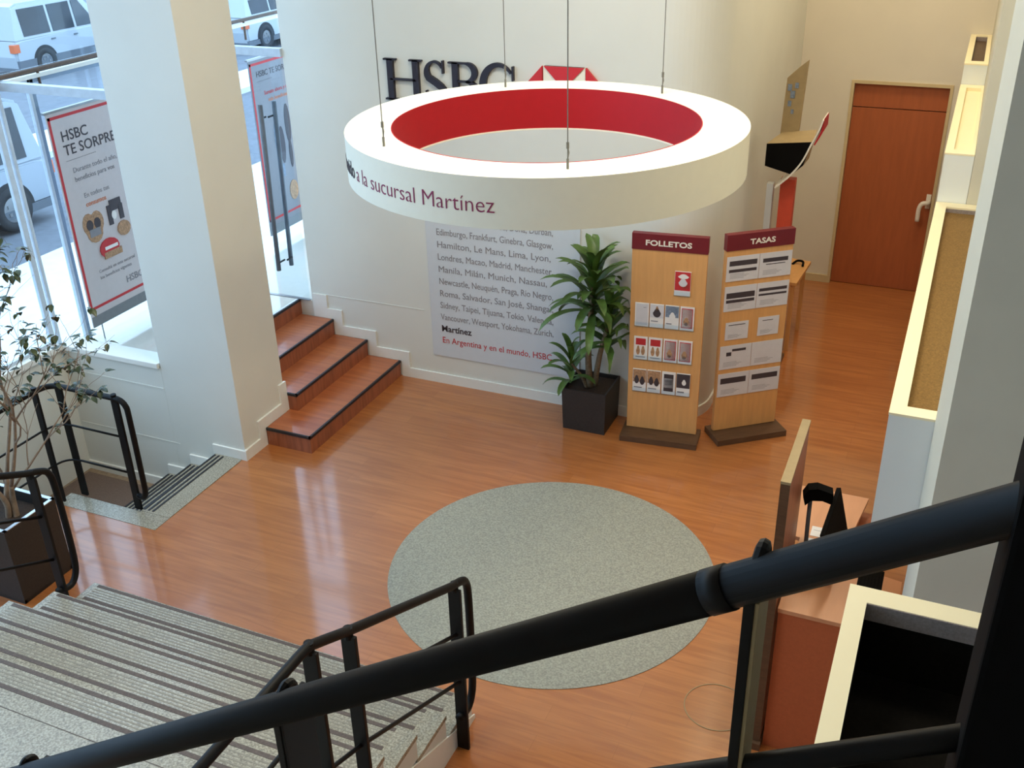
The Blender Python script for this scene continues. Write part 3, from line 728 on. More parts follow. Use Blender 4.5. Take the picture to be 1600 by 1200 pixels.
A_photo = [('ink_blue', 0.04, 0.96, 0.50, 0.97), ('paper*', 0.3, 0.75, 0.40, 0.72), ('ink_soft', 0.1, 0.5, 0.20, 0.24)]
A_fig = [('ink_red', 0.10, 0.90, 0.10, 0.93), ('paper', 0.14, 0.86, 0.13, 0.90), ('ink_skin*', 0.26, 0.66, 0.22, 0.56), ('ink_soft*', 0.30, 0.58, 0.20, 0.36)]
A_redtop = [('ink_red', 0.14, 0.86, 0.64, 0.92), ('ink_skin*', 0.18, 0.46, 0.20, 0.60), ('ink_skin*', 0.54, 0.82, 0.20, 0.60), ('ink_soft', 0.15, 0.85, 0.10, 0.13)]
A_people = [('ink_skin', 0.03, 0.97, 0.42, 0.97), ('ink*', 0.12, 0.48, 0.34, 0.72), ('ink*', 0.52, 0.90, 0.30, 0.68), ('ink_soft', 0.1, 0.7, 0.16, 0.2)]
A_screen = [('ink', 0.15, 0.85, 0.14, 0.90), ('paper_grey', 0.18, 0.82, 0.30, 0.72), ('ink_blue', 0.24, 0.76, 0.42, 0.66)]
A_dark = [('ink', 0.02, 0.98, 0.36, 0.97), ('paper*', 0.40, 0.72, 0.48, 0.74), ('ink_soft', 0.1, 0.6, 0.14, 0.2)]
A_red = [('ink_red', 0.02, 0.98, 0.22, 0.98), ('paper*', 0.2, 0.88, 0.70, 0.90), ('paper_grey*', 0.25, 0.80, 0.38, 0.72), ('ink_skin', 0.5, 0.9, 0.30, 0.5)]
def folletos(t):
    G = 'brochures in the holders of the FOLLETOS stand'
    pocket(t, 0.357, 0.487, 1.342, 1.552, A_red, 'red brochure, alone in the top holder of the FOLLETOS stand', G)
    xs = [0.042, 0.166, 0.292, 0.416]
    rows_ = [(1.038, 1.248, [A_blank, A_man, A_photo, A_fig], ['plain grey brochure, first in the upper row of the FOLLETOS stand', 'brochure with a dark figure, second in the upper row of the FOLLETOS stand', 'brochure with a slate photo, third in the upper row of the FOLLETOS stand', 'red-bordered brochure, last in the upper row of the FOLLETOS stand']),
             (0.730, 0.942, [A_redtop, A_redtop, A_fig, A_fig], ['red-topped brochure, first in the middle row of the FOLLETOS stand', 'red-topped brochure, second in the middle row of the FOLLETOS stand', 'red-bordered brochure, third in the middle row of the FOLLETOS stand', 'red-bordered brochure, last in the middle row of the FOLLETOS stand']),
             (0.425, 0.638, [A_people, A_people, A_screen, A_dark], ['brochure with two dark figures, first in the bottom row of the FOLLETOS stand', 'brochure with two dark figures, second in the bottom row of the FOLLETOS stand', 'brochure with a dark-framed screen picture, bottom row of the FOLLETOS stand', 'black-topped brochure, last in the bottom row of the FOLLETOS stand'])]
    for z0, z1, arts, labs in rows_:
        for x, a, l in zip(xs, arts, labs): pocket(t, x, x + 0.116, z0, z1, a, l, G)
def sheet(t, x0, x1, z0, z1, bars, label, group='printed sheets on the TASAS stand'):
    th = t.rotation_euler.z; o_ = t.location
    u = Vector((math.cos(th), math.sin(th), 0)); loc = Vector(o_) + u * x0; loc.z = z0
    s = thing('rate_sheet', label, 'notice', loc, group, th)
    b = BM(); box(b, 0, x1 - x0, -0.006, -0.002, 0, z1 - z0, 0.0008); obj('sheet', b, 'paper_grey', s)
    w, h_ = x1 - x0, z1 - z0
    for a0, a1, c0, c1 in bars:
        b = BM(); box(b, w * a0, w * a1, -0.0072, -0.0058, h_ * c0, h_ * c1); obj('printed_bar', b, 'ink', s)
    if len(bars) < 2 or True:
        b = BM()
        for k in range(4): box(b, w * 0.12, w * (0.55 + 0.08 * (k % 3)), -0.0068, -0.0058, h_ * (0.12 + 0.055 * k), h_ * (0.132 + 0.055 * k))
        obj('small_print', b, 'ink_soft', s)
def tasas(t):
    W = 0.585
    for z0, z1, l, r, nm in ((1.447, 1.660, [(0.08, 0.93, 0.62, 0.82), (0.08, 0.93, 0.36, 0.48)], [(0.10, 0.88, 0.62, 0.78), (0.2, 0.8, 0.52, 0.55)], 'top row'),
                             (1.183, 1.402, [(0.06, 0.94, 0.52, 0.74), (0.06, 0.94, 0.34, 0.46)], [(0.06, 0.94, 0.66, 0.78), (0.06, 0.94, 0.48, 0.56)], 'second row'),
                             (0.650, 0.868, [(0.38, 0.82, 0.74, 0.84), (0.20, 0.36, 0.56, 0.72)], [], 'fourth row'),
                             (0.389, 0.608, [(0.08, 0.90, 0.56, 0.80)], [(0.08, 0.92, 0.58, 0.80)], 'bottom row')):
        sheet(t, 0.008, 0.292, z0, z1, l, 'left rate sheet in the %s of the TASAS stand' % nm)
        sheet(t, 0.296, 0.580, z0, z1, r, 'right rate sheet in the %s of the TASAS stand' % nm)
    sheet(t, 0.04, 0.246, 0.921, 1.081, [(0.12, 0.85, 0.82, 0.86)], 'small left sheet standing alone in the third row of the TASAS stand')
    sheet(t, 0.333, 0.523, 0.925, 1.092, [(0.2, 0.7, 0.8, 0.83)], 'small right sheet standing alone in the third row of the TASAS stand')
stand('beech board stand headed FOLLETOS with rows of brochures, beside the palm', 'FOLLETOS', (-2.310, 7.583), 0.110, 0.607, folletos)
stand('beech board stand headed TASAS with rate sheets', 'TASAS', (-1.584, 7.768), 0.662, 0.585, tasas)

# ------------------------------------------------------------------ palm (dracaena) in a black cube pot
pp = thing('potted_palm', 'dracaena palm in a black cube pot beside the FOLLETOS stand', 'plant', (-2.665, 7.640, 0)); L0 = pp.location
b = BM()
def taper_box(bm, cx, cy, w0, w1, z0, z1):
    v = []
    for z, w in ((z0, w0), (z1, w1)):
        v.append([bm.verts.new((cx + sx * w / 2, cy + sy * w / 2, z)) for sx, sy in ((-1, -1), (1, -1), (1, 1), (-1, 1))])
    return v
A_, B_ = taper_box(b, -2.665, 7.640, 0.385, 0.405, 0.0, 0.40)
b.faces.new(A_[::-1])
for k in range(4): b.faces.new((A_[k], A_[(k + 1) % 4], B_[(k + 1) % 4], B_[k]))
C_, D_ = taper_box(b, -2.665, 7.640, 0.375, 0.375, 0.35, 0.40)
for k in range(4):
    b.faces.new((B_[k], B_[(k + 1) % 4], D_[(k + 1) % 4], D_[k])); b.faces.new((D_[k], D_[(k + 1) % 4], C_[(k + 1) % 4], C_[k]))
obj('pot', off(b, L0), 'planter', pp)
b = BM(); box(b, -2.855, -2.475, 7.45, 7.83, 0.34, 0.365); obj('soil', off(b, L0), 'soil', pp)
heads = [((-2.67, 7.62, 0.36), (-2.68, 7.60, 0.75), (-2.63, 7.57, 1.37), 0.53, 46, 0.026), ((-2.64, 7.65, 0.36), (-2.58, 7.62, 0.70), (-2.50, 7.60, 1.02), 0.42, 34, 0.022), ((-2.69, 7.60, 0.36), (-2.74, 7.58, 0.48), (-2.82, 7.55, 0.60), 0.33, 18, 0.014)]
for p0, p1, p2, ln, cnt, rr in heads:
    b = BM(); tube(b, smooth_path([p0, p1, p2], 6), [rr * (1.25 - 0.45 * k / 12) for k in range(13)], 10); tr_ = obj('trunk', off(b, L0), 'trunk', pp, True)
    b = BM()
    for k in range(cnt):
        az = k * 2.399 + random.uniform(-0.15, 0.15); f_ = k / cnt
        el = math.radians(88 - 78 * f_ + random.uniform(-8, 8)); L_ = ln * (0.82 + 0.25 * random.random()) * (0.85 + 0.15 * f_)
        base = Vector(p2) + Vector((0, 0, 0.10 * (0.5 - f_) - 0.22 * f_ * ln / 0.46))
        hd_ = Vector((math.cos(az), math.sin(az), 0)); side = Vector((-math.sin(az), math.cos(az), 0))
        pos = base.copy(); prev = None; e = el; N_ = 9
        for s in range(N_ + 1):
            q = s / N_; wv = 0.046 * (0.35 + 1.5 * q) * (1 - q) ** 0.55 * (ln / 0.46) ** 0.5 if s < N_ else 0.0008
            dirv = hd_ * math.cos(e) + Vector((0, 0, math.sin(e))); upv = (Vector((0, 0, 1)) * math.cos(e) - hd_ * math.sin(e))
            if pos.y > 7.80: pos.y = 7.80 - 0.02 * random.random()
            row = [b.verts.new(pos + side * wv + upv * wv * 0.35), b.verts.new(pos), b.verts.new(pos - side * wv + upv * wv * 0.35)]
            if prev:
                for j in range(2): b.faces.new((prev[j], prev[j + 1], row[j + 1], row[j]))
            prev = row; pos = pos + dirv * (L_ / N_); e -= math.radians(4 + 11 * q)
    lf = obj('leaf_rosette', off(b, L0), 'leaf', tr_, True)
    for v in lf.data.vertices:
        if v.co.y + L0.y > 7.78: v.co.y = 7.78 - L0.y + (v.co.y + L0.y - 7.78) * 0.15
        if v.co.x + L0.x > -2.40: v.co.x = min(-2.40 - L0.x + (v.co.x + L0.x + 2.40) * 0.35, -2.328 - L0.x)

# ------------------------------------------------------------------ fig tree in the big dark planter at the left
fg = thing('potted_fig_tree', 'tall slender fig tree in a dark square planter at the left edge', 'plant', (-5.83, 4.03, 0)); L0 = fg.location
b = BM()
x0, x1, y0, y1, zt = -6.16, -5.465, 3.79, 4.235, 0.61
box(b, x0, x1, y0, y0 + 0.02, 0, zt - 0.006); box(b, x0, x1, y1 - 0.02, y1, 0, zt - 0.006); box(b, x0, x0 + 0.02, y0 + 0.02, y1 - 0.02, 0, zt - 0.006); box(b, x1 - 0.02, x1, y0 + 0.02, y1 - 0.02, 0, zt - 0.006); box(b, x0, x1, y0, y1, 0, 0.03)
obj('planter_box', off(b, L0), 'planter', fg)
b = BM()
for a in ((x0, x1, y0, y0 + 0.022), (x0, x1, y1 - 0.022, y1), (x0, x0 + 0.022, y0, y1), (x1 - 0.022, x1, y0, y1)): box(b, a[0] - 0.002, a[1] + 0.002, a[2] - 0.002, a[3] + 0.002, zt - 0.006, zt)
r_ = obj('rim', off(b, L0), 'planter_rim', fg); r_['label'] = 'pale shiny rim'
b = BM(); box(b, x0 + 0.02, x1 - 0.02, y0 + 0.02, y1 - 0.02, 0.4, 0.52); obj('soil', off(b, L0), 'soil', fg)
rnd = random.Random(21)
tips = []
def branch(b, p, d, L_, r, depth):
    pts = [p.copy()]; q = p.copy(); dd = d.copy()
    n = 6
    for k in range(n):
        dd = (dd + Vector((rnd.uniform(-1, 1), rnd.uniform(-1, 1), rnd.uniform(-0.2, 0.6))) * 0.26).normalized()
        q = q + dd * L_ / n; q.x = max(-6.3, min(-4.62, q.x)); q.y = max(3.5, min(4.75, q.y)); q.z = min(q.z, 2.40 + 0.1 * rnd.random()); pts.append(q.copy())
        if depth >= 1 and (depth > 1 or k > 2): tips.append((q.copy(), dd.copy()))
    tube(b, pts, [r * (1 - 0.55 * k / n) for k in range(n + 1)], 7)
    if depth < 3:
        for k in range(4 if depth else 5):
            i = rnd.randint(2, n); a = rnd.uniform(0, 2 * PI)
            nd = (dd + Vector((math.cos(a), math.sin(a), rnd.uniform(-0.1, 0.5))) * rnd.uniform(0.5, 0.9)).normalized()
            branch(b, pts[i], nd, L_ * rnd.uniform(0.55, 0.8), r * 0.5, depth + 1)
b = BM()
for k in range(3):
    a = k * 2.1; base = Vector((-5.70 + 0.03 * math.cos(a), 4.06 + 0.03 * math.sin(a), 0.50))
    tw = smooth_path([base, base + Vector((0.02 * math.cos(a + 2), 0.02 * math.sin(a + 2), 0.14)), base + Vector((0.04 * math.cos(a), 0.04 * math.sin(a), 0.28))], 5)
    tube(b, tw, [0.024 - 0.0008 * i for i in range(len(tw))], 9)
    branch(b, tw[-1], Vector((0.32 * math.cos(a) + 0.22, 0.28 * math.sin(a) + 0.05, 1)).normalized(), 1.0, 0.014, 0)
    branch(b, tw[-3], Vector((0.40 * math.cos(a + 1) + 0.15, 0.35 * math.sin(a + 1), 0.8)).normalized(), 0.7, 0.010, 1)
obj('trunk', off(b, L0), 'bark', fg, True)
b = BM()
rnd.shuffle(tips)
for p, d in tips[:620]:
    for rep in range(3 if rnd.random() < 0.6 else 2):
        a = rnd.uniform(0, 2 * PI); l = rnd.uniform(0.045, 0.075); w = l * 0.30
        dv = (Vector((math.cos(a), math.sin(a), rnd.uniform(-0.9, 0.3)))).normalized(); sd = dv.cross(Vector((0, 0, 1))).normalized(); up = sd.cross(dv)
        s0 = p + dv * 0.012; prev = None
        for q, wq in ((0, 0.08), (0.3, 0.9), (0.6, 0.85), (0.85, 0.4), (1.0, 0.03)):
            c_ = s0 + dv * l * q - up * l * 0.18 * q * q
            row = [b.verts.new(c_ + sd * w * wq + up * w * wq * 0.35), b.verts.new(c_), b.verts.new(c_ - sd * w * wq + up * w * wq * 0.35)]
            if prev:
                for j in range(2): b.faces.new((prev[j], prev[j + 1], row[j + 1], row[j]))
            prev = row
obj('foliage', off(b, L0), 'fig_leaf', fg, True)

# ------------------------------------------------------------------ service counter and what stands on it
ct = thing('service_counter', 'pale wood counter with a cherry front behind the foreground handrail', 'counter', (-0.25, 5.0, 0)); L0 = ct.location
b = BM(); prism(b, [(-0.64, 5.69), (-0.17, 5.69), (-0.22, 5.25), (-0.19, 4.97), (0.09, 4.92), (0.09, 4.45), (-0.492, 4.45), (-0.492, 5.13), (-0.60, 5.14)], 0.975, 1.0); obj('countertop', off(b, L0), 'desk', ct)
b = BM(); box(b, -0.488, 0.085, 4.46, 4.49, 0.0, 0.975); o = obj('front_panel', off(b, L0), 'desk_front', ct); o['label'] = 'plain reddish-brown front panel'
b = BM(); prism(b, [(-0.62, 5.66), (-0.59, 5.66), (-0.56, 5.15), (-0.59, 5.15)], 0, 0.974); obj('side_panel', off(b, L0), 'desk_front', ct)
b = BM(); box(b, -0.215, -0.05, 5.30, 5.68, 0, 0.90, 0.003); o = obj('drawer_unit', off(b, L0), 'door', ct)
b = BM(); box(b, -0.46, 0.08, 4.78, 4.80, 0.05, 0.97); obj('inner_divider', off(b, L0), 'desk_front', ct)

sc_ = thing('privacy_screen', 'tall narrow dark screen board seen edge-on, light top edge, beside the counter', 'screen', (-0.56, 4.76, 0)); L0 = sc_.location
th = math.atan2(0.66, -0.02)
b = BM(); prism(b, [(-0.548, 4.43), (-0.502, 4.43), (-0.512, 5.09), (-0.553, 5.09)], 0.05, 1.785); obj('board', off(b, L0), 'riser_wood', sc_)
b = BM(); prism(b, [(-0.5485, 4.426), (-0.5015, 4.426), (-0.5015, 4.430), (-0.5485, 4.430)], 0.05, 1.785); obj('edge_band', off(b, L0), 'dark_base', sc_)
b = BM(); prism(b, [(-0.550, 4.425), (-0.500, 4.425), (-0.510, 5.095), (-0.555, 5.095)], 1.785, 1.80); o = obj('top_edge', off(b, L0), 'beige_metal', sc_); o['label'] = 'light metal top edge'
b = BM(); prism(b, [(-0.570, 4.40), (-0.495, 4.40), (-0.495, 5.12), (-0.575, 5.12)], 0.0, 0.05, 'z'); obj('base', off(b, L0), 'dark_base', sc_)

dl = thing('desk_lamp', 'dark angular lamp on a slim stem on the counter, against the screen', 'lamp', (-0.44, 4.98, 1.0)); L0 = dl.location
b = BM(); tube(b, [(-0.44, 4.98, 1.0), (-0.43, 4.98, 1.015)], 0.04, 20); obj('base', off(b, L0), 'black_matt', dl, True)
b = BM(); tube(b, smooth_path([(-0.44, 4.98, 1.01), (-0.45, 5.02, 1.2), (-0.455, 5.05, 1.33)], 5), 0.012, 10); obj('stem', off(b, L0), 'car_trim', dl, True)
b = BM()
prism(b, [(-0.075, 0.0), (-0.05, 0.05), (0.0, 0.062), (0.085, 0.035), (0.085, -0.035), (0.03, -0.015), (-0.03, -0.02), (-0.06, -0.055)], -0.035, 0.035, 'y')
place(b, Matrix.Translation((-0.425, 5.06, 1.355)) @ Matrix.Rotation(0.2, 4, 'Z')); obj('lamp_head', off(b, L0), 'black_matt', dl)

mo = thing('flat_monitor', 'dark flat monitor leaning back on the counter beside white papers', 'monitor', (-0.31, 4.95, 1.0)); L0 = mo.location
b = BM()
q = [Vector((-0.325, 5.22, 1.33)), Vector((-0.342, 4.72, 1.33)), Vector((-0.275, 4.72, 1.06)), Vector((-0.255, 5.22, 1.06))]
nrm = (q[1] - q[0]).cross(q[3] - q[0]).normalized() * 0.012
va = [b.verts.new(p + nrm) for p in q]; vb = [b.verts.new(p - nrm) for p in q]
b.faces.new(va); b.faces.new(vb[::-1])
for k in range(4): b.faces.new((va[k], vb[k], vb[(k + 1) % 4], va[(k + 1) % 4]))
obj('screen_panel', off(b, L0), 'black_matt', mo)
b = BM(); tube(b, [(-0.31, 4.95, 1.01), (-0.30, 4.95, 1.15)], 0.012, 10); box(b, -0.37, -0.25, 4.88, 5.02, 1.0, 1.01, 0.002); obj('monitor_foot', off(b, L0), 'black_matt', mo)

b = BM(); box(b, -0.040, 0.040, -0.03, 0.03, 0, 0.003)
for i, (x, y, w, d, lab) in enumerate(((-0.405, 5.22, 0.075, 0.10, 'white paper sheet on the counter, farther of the two beside the monitor'), (-0.405, 5.10, 0.080, 0.085, 'white form with a small red mark on the counter, nearer of the two'))):
    b = BM(); box(b, x - w / 2, x + w / 2, y - d / 2, y + d / 2, 1.0005, 1.003)
    t = obj('paper_sheet', b, 'paper'); tag(t, lab, 'paper', 'papers on the counter')
    b = BM(); box(b, x + 0.0, x + 0.03, y - 0.02, y + 0.012, 1.003, 1.0035) if i else box(b, x - 0.025, x + 0.02, y + 0.01, y + 0.013, 1.003, 1.0035)
    obj('printed_block', b, 'ink_red' if i else 'ink_soft', t)
b = BM(); box(b, -0.13, -0.005, 4.56, 4.80, 1.0, 1.13, 0.004); pc = obj('document_box', b, 'black_matt')
tag(pc, 'black ribbed box on the counter just behind the nearest ledge box', 'box')
b = BM()
for k in range(7): box(b, -0.125 + 0.017 * k, -0.117 + 0.017 * k, 4.565, 4.795, 1.13, 1.134)
obj('ribbing', b, 'dark_well', pc)

# ------------------------------------------------------------------ self-service terminal near the far corner and small side table
tv = thing('service_terminal', 'slim terminal with a black hood and curved side fin, behind the stands', 'terminal', (-1.45, 9.45, 0)); L0 = tv.location
b = BM(); box(b, -1.475, -1.345, 9.40, 9.50, 0.03, 1.86, 0.004); o = obj('lower_column', off(b, L0), 'coral', tv); o['label'] = 'coral red column'
b = BM(); box(b, -1.60, -1.54, 9.42, 9.50, 0.03, 1.80, 0.004); o = obj('side_post', off(b, L0), 'wall_panel', tv)
b = BM(); prism(b, [(-1.54, 2.10), (-1.38, 2.10), (-1.35, 2.90), (-1.42, 2.84), (-1.52, 2.74)], 9.50, 9.54, 'y'); o = obj('upper_board', off(b, L0), 'beige_metal', tv); o['label'] = 'tall beige back board'
b = BM()
for (xx, zz, s) in ((-1.49, 2.66, 0.018), (-1.46, 2.60, 0.02), (-1.48, 2.52, 0.015), (-1.43, 2.68, 0.015), (-1.45, 2.45, 0.012)): box(b, xx - s, xx + s, 9.494, 9.501, zz - s * 1.6, zz + s * 1.6)
obj('printed_pattern', off(b, L0), 'ink_blue', tv)
b = BM()    # hood: dark front, beige top
v = [(-1.605, 9.25, 2.21), (-1.21, 9.25, 2.255), (-1.27, 9.25, 2.04), (-1.36, 9.25, 1.95), (-1.605, 9.25, 2.01)]
prism(b, [(p[0], p[2]) for p in v], 9.25, 9.252, 'y'); obj('dark_screen', off(b, L0), 'black_matt', tv)
b = BM(); prism(b, [(p[0] * 1.0, p[2]) for p in v], 9.254, 9.50, 'y')
for vv in b.verts:
    if vv.co.y > 9.4:
        vv.co.x = -1.36 + (vv.co.x + 1.40) * 0.78
        if vv.co.z > 2.15: vv.co.z += 0.05
obj('hood', off(b, L0), 'beige_metal', tv)
b = BM(); pts = [(-1.135, 2.46), (-1.165, 2.36), (-1.215, 2.24), (-1.28, 2.08), (-1.37, 1.95), (-1.49, 1.83)]
P2 = smooth_path([(p[0], 0, p[1]) for p in pts], 5)
ribbon(b, [(p.x, p.z) for p in P2], [0.014] * len(P2), 9.20, 9.52); o = obj('curved_fin', off(b, L0), 'phone_white', tv); o['label'] = 'curved white fin'
b = BM(); prism(b, [(-1.128, 2.47), (-1.148, 2.36), (-1.195, 2.24), (-1.185, 2.235), (-1.128, 2.36)], 9.22, 9.5, 'y'); obj('red_edge', off(b, L0), 'red', tv)
b = BM(); box(b, -1.62, -1.30, 9.30, 9.60, 0, 0.03, 0.003); obj('base', off(b, L0), 'dark_base', tv)

tb = thing('side_table', 'small beech side table mostly hidden behind the TASAS stand', 'table', (-1.40, 9.9, 0)); L0 = tb.location
b = BM(); prism(b, [(-1.68, 9.70), (-1.27, 9.70), (-1.235, 10.35), (-1.68, 10.42)], 0.72, 0.75); obj('tabletop', off(b, L0), 'beech', tb)
for x, y in ((-1.64, 9.74), (-1.31, 9.74), (-1.29, 10.28), (-1.64, 10.36)):
    b = BM(); box(b, x - 0.02, x + 0.02, y - 0.02, y + 0.02, 0, 0.72, 0.002); obj('leg', off(b, L0), 'beech', tb)
b = BM(); tube(b, smooth_path([(-1.40, 10.2, 0.752), (-1.36, 10.24, 0.78), (-1.30, 10.22, 0.785), (-1.29, 10.16, 0.76)], 5), 0.012, 8)
tag(obj('stapler', b, 'black_matt', None, True), 'small black curved item on the side table behind the TASAS stand', 'office item')

# ------------------------------------------------------------------ banners behind the glazing
def banner(label, y0, y1, z0, z1, lines, pic, stock='banner_stock'):
    t = thing('banner', label, 'banner', (-7.0, (y0 + y1) / 2, 0.655), 'printed banners inside the street windows'); L0 = t.location
    xb = -7.0
    W = y1 - y0; H = z1 - z0
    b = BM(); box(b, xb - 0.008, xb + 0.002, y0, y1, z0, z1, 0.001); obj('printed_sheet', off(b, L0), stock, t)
    b = BM()
    for a in ((y0 + 0.01, y0 + 0.035, z0 + 0.16, z1 - 0.03), (y1 - 0.035, y1 - 0.01, z0 + 0.16, z1 - 0.03), (y0 + 0.01, y1 - 0.01, z1 - 0.055, z1 - 0.03), (y0 + 0.01, y1 - 0.01, z0 + 0.16, z0 + 0.185)):
        box(b, xb + 0.002, xb + 0.004, *a)
    obj('red_border', off(b, L0), 'ink_red', t)
    b = BM(); box(b, xb + 0.002, xb + 0.0045, y0, y1, z0, z0 + 0.10); obj('bottom_band', off(b, L0), 'banner_grey', t)
    b = BM()
    for y in (y0 + 0.10, y1 - 0.10): tube(b, [(xb, y, z0), (xb, y, 0.655)], 0.006, 6)
    box(b, xb - 0.02, xb + 0.012, y0 - 0.02, y1 + 0.02, z1, z1 + 0.02)
    obj('support', off(b, L0), 'steel', t)
    for txt, sz, y, z, m_, bold in lines:
        tx = text_mesh(txt, sz, 0.001, bold); place(tx, face_matrix((xb + 0.004, y, z), (0, 1, 0))); obj('lettering', off(tx, L0), m_, t)
    for pi_, (kind, a0, a1, c0, c1, m_) in enumerate(pic):
        b = BM(); n = 14; xe = xb + 0.0045 + 0.0007 * pi_
        if kind == 'o': prism(b, [((a0 + a1) / 2 + (a1 - a0) / 2 * math.cos(2 * PI * q / n), (c0 + c1) / 2 + (c1 - c0) / 2 * math.sin(2 * PI * q / n)) for q in range(n)], xb + 0.002, xe, 'x')
        else: box(b, xb + 0.002, xe, a0, a1, c0, c1)
        obj('printed_picture', off(b, L0), m_, t)
banner('tall banner reading HSBC TE SORPRENDE left of the white column', 6.30, 7.26, 0.80, 2.73,
       [('HSBC', 0.125, 6.41, 2.48, 'ink', 0.001), ('TE SORPRENDE', 0.125, 6.41, 2.36, 'ink', 0.001), ('................................', 0.05, 6.41, 2.31, 'ink_soft', 0),
        ('Durante todo el año,', 0.062, 6.46, 2.20, 'ink_soft', 0), ('beneficios para vos', 0.062, 6.46, 2.12, 'ink_soft', 0), ('En todos tus', 0.06, 6.52, 1.96, 'ink_soft', 0), ('consumos', 0.06, 6.52, 1.88, 'ink_orange', 0.001),
        ('Consultá en esta sucursal', 0.045, 6.50, 1.26, 'ink_soft', 0), ('los beneficios vigentes', 0.045, 6.50, 1.20, 'ink_soft', 0), ('HSBC', 0.09, 6.80, 1.06, 'ink_soft', 0.001)],
       [('o', 6.43, 6.58, 1.62, 1.82, 'ink_skin'), ('o', 6.53, 6.68, 1.62, 1.82, 'ink_skin'), ('o', 6.46, 6.65, 1.54, 1.74, 'ink_skin'), ('o', 6.47, 6.55, 1.66, 1.76, 'ink'), ('o', 6.56, 6.64, 1.66, 1.76, 'ink'), ('r', 6.49, 6.62, 1.60, 1.67, 'ink_soft'),
        ('r', 6.74, 6.79, 1.64, 1.82, 'ink'), ('r', 6.78, 6.92, 1.76, 1.86, 'ink'), ('r', 6.88, 6.93, 1.66, 1.80, 'ink'), ('o', 6.78, 6.84, 1.68, 1.76, 'paper'), ('o', 6.82, 6.98, 1.50, 1.64, 'ink_skin'),
        ('o', 6.56, 6.80, 1.36, 1.54, 'ink_red'), ('r', 6.60, 6.82, 1.36, 1.42, 'ink_skin'), ('r', 6.62, 6.78, 1.44, 1.47, 'paper')])
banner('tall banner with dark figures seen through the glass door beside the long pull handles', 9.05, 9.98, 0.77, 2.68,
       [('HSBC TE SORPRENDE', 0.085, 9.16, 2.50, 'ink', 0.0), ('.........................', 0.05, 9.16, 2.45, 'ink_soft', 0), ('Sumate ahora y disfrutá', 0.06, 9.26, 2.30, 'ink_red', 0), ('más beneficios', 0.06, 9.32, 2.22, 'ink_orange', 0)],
       [('o', 9.34, 9.42, 1.62, 2.0, 'ink_blue'), ('o', 9.42, 9.52, 1.50, 1.92, 'ink'), ('o', 9.56, 9.66, 1.70, 2.14, 'ink'), ('o', 9.58, 9.64, 1.42, 1.74, 'ink'), ('r', 9.36, 9.46, 1.36, 1.50, 'ink_blue'), ('o', 9.50, 9.66, 1.05, 1.28, 'ink_skin')], 'banner_stock_dim')

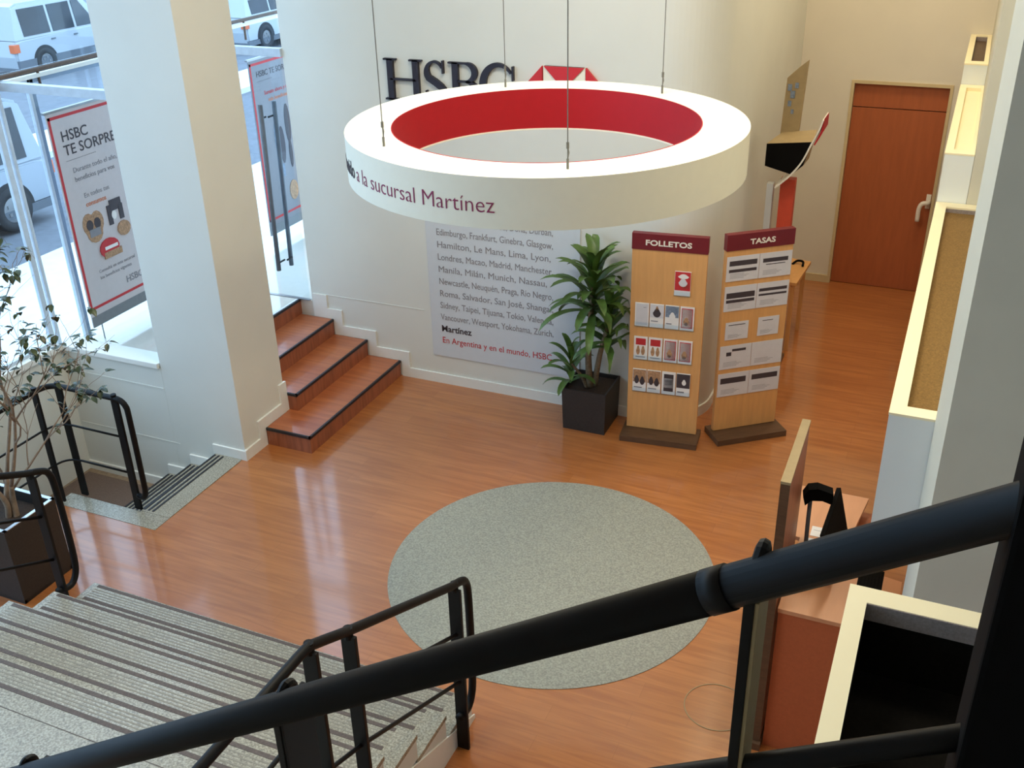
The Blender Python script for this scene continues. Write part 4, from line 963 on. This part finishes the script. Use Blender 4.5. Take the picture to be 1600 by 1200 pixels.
# ------------------------------------------------------------------ the street
GZ = -0.32
bm = BM(); box(bm, -60, -7.2, -30, 60, GZ - 0.2, GZ - 0.02); g_ = struct('floor_street', bm, 'asphalt')
bm = BM(); box(bm, -11.6, -7.2, -30, 60, GZ - 0.02, GZ, 0.0); struct('floor_pavement', bm, 'pavement')
bm = BM(); box(bm, -17.0, -15.6, -30, 60, GZ - 0.02, GZ + 0.1, 0.0); struct('trim_11', bm, 'pavement')
def car(label, cx_side, y_rear, L_, paint, roof_h=1.55, wag=True, face=1, cladding=False):
    """cx_side: x of the side that faces the bank; body runs from y_rear in direction face"""
    t = thing('car', label, 'car', (cx_side - 0.85, y_rear + face * L_ / 2, GZ)); L0 = t.location
    Y = lambda s: y_rear + face * s * L_
    W_ = 1.7; x1 = cx_side; x0 = cx_side - W_
    low = [(0.01, 0.28), (0.0, 0.55), (0.015, 0.92), (0.06, 0.96), (0.72, 0.96), (0.97, 0.80), (1.0, 0.62), (0.99, 0.28)]
    b = BM(); prism(b, [(Y(s), GZ + z) for s, z in low], x0, x1, 'x')
    es = [e for e in b.edges if abs(e.verts[0].co.x - e.verts[1].co.x) < 1e-4]
    bmesh.ops.bevel(b, geom=es, offset=0.06, segments=3, affect='EDGES'); obj('body', off(b, L0), paint, t, False)
    rr = 0.04 if wag else 0.16
    cab = [(0.02, 0.94), (rr + 0.02, roof_h - 0.06), (rr + 0.06, roof_h), (0.50, roof_h), (0.55, roof_h - 0.04), (0.72, 0.94)]
    b = BM(); va = prism(b, [(Y(s), GZ + z) for s, z in cab], x0 + 0.04, x1 - 0.04, 'x')
    for v in b.verts:
        if v.co.z > GZ + 1.2: v.co.x += -0.10 if v.co.x > (x0 + x1) / 2 else 0.10
    es = [e for e in b.edges if abs(e.verts[0].co.x - e.verts[1].co.x) < 1e-4 and e.verts[0].co.z > GZ + 1.2]
    bmesh.ops.bevel(b, geom=es, offset=0.04, segments=2, affect='EDGES'); obj('cabin', off(b, L0), paint, t)
    slope = lambda z: x1 - 0.04 - 0.10 * (z - 0.94) / (roof_h - 0.94)
    for s0, s1, q0, q1 in ((0.09 if wag else 0.13, 0.09 if wag else 0.18, 0.28, 0.28), (0.30, 0.30, 0.46, 0.46), (0.48, 0.48, 0.63, 0.53)):
        b = BM(); za, zb = 1.0, roof_h - 0.13
        pts_ = [(s0, za), (q0, za), (q1, zb), (s1, zb)]
        vs = [b.verts.new((slope(z) + 0.012, Y(s), GZ + z)) for s, z in pts_] + [b.verts.new((slope(z) - 0.02, Y(s), GZ + z)) for s, z in pts_]
        b.faces.new(vs[:4]); b.faces.new(vs[4:][::-1])
        for k in range(4): b.faces.new((vs[k], vs[(k + 1) % 4], vs[4 + (k + 1) % 4], vs[4 + k]))
        obj('side_window', off(b, L0), 'car_glass', t)
    for s in (0.20, 0.80):
        c_ = Y(s); b = BM()
        prof = [(0.33, -0.10), (0.33, 0.10)]
        ring_ = [[(0.19, 0.10), (0.32, 0.11), (0.335, 0.06), (0.335, -0.10), (0.19, -0.10)]]
        for pr in ring_:
            rs = []
            for k in range(28):
                a = 2 * PI * k / 28
                rs.append([b.verts.new((x1 - 0.08 + xx, c_ + r * math.cos(a), GZ + 0.335 + r * math.sin(a))) for r, xx in pr])
            for k in range(28):
                A1, B1 = rs[k], rs[(k + 1) % 28]
                for i in range(5): b.faces.new((A1[i], A1[(i + 1) % 5], B1[(i + 1) % 5], B1[i]))
        wh = obj('wheel', off(b, L0), 'tyre', t, True)
        b = BM(); prism(b, [(c_ + 0.19 * math.cos(2 * PI * k / 20), GZ + 0.335 + 0.19 * math.sin(2 * PI * k / 20)) for k in range(20)], x1 - 0.1, x1 + 0.01, 'x')
        for k in range(5):
            a = 2 * PI * k / 5; 
            box(b, x1 + 0.008, x1 + 0.022, c_ - 0.025 + 0.1 * math.cos(a), c_ + 0.025 + 0.1 * math.cos(a), GZ + 0.31 + 0.1 * math.sin(a), GZ + 0.36 + 0.1 * math.sin(a))
        obj('hubcap', off(b, L0), 'steel', wh)
        b = BM(); prism(b, [(c_ + 0.40 * math.cos(PI * k / 16), GZ + 0.335 + 0.40 * math.sin(PI * k / 16)) for k in range(17)] + [(c_ - 0.40, GZ + 0.2), (c_ + 0.40, GZ + 0.2)], x1 - 0.25, x1 + 0.004, 'x')
        obj('wheel_arch', off(b, L0), 'tyre', t)
    b = BM(); ya_, yb2 = sorted((Y(0.01), Y(0.99))); box(b, x0 + 0.05, x1 + 0.012, ya_, yb2, GZ + 0.20, GZ + (0.46 if cladding else 0.33)); obj('lower_cladding', off(b, L0), 'car_trim', t)
    b = BM(); ya_, yb2 = sorted((Y(-0.005), Y(0.035))); box(b, x1 - 0.16, x1 + 0.008, ya_, yb2, GZ + 0.66, GZ + 0.86, 0.01); obj('tail_lamp', off(b, L0), 'tail', t)
    for s in (0.30, 0.47):
        b = BM(); ya_, yb2 = sorted((Y(s - 0.035), Y(s - 0.005))); box(b, x1 - 0.01, x1 + 0.022, ya_, yb2, GZ + 0.82, GZ + 0.855, 0.004); obj('door_handle', off(b, L0), 'car_trim', t)
    return t
car('silver-white car parked nearest the window at the left edge', -12.75, 11.40, 4.4, 'car_silver', 1.86, True, -1)
car('white station wagon in the street at the top left corner', -22.0, 19.35, 4.6, 'car_white', 1.78, True, 1, True)
car('white car seen in the gap between the column and the letter wall', -18.6, 24.2, 4.3, 'car_white', 1.5, True, 1)
# building across the street keeps the view closed
bm = BM(); box(bm, -40, -38, -30, 60, GZ, 8); struct('wall_opposite', bm, 'pavement')
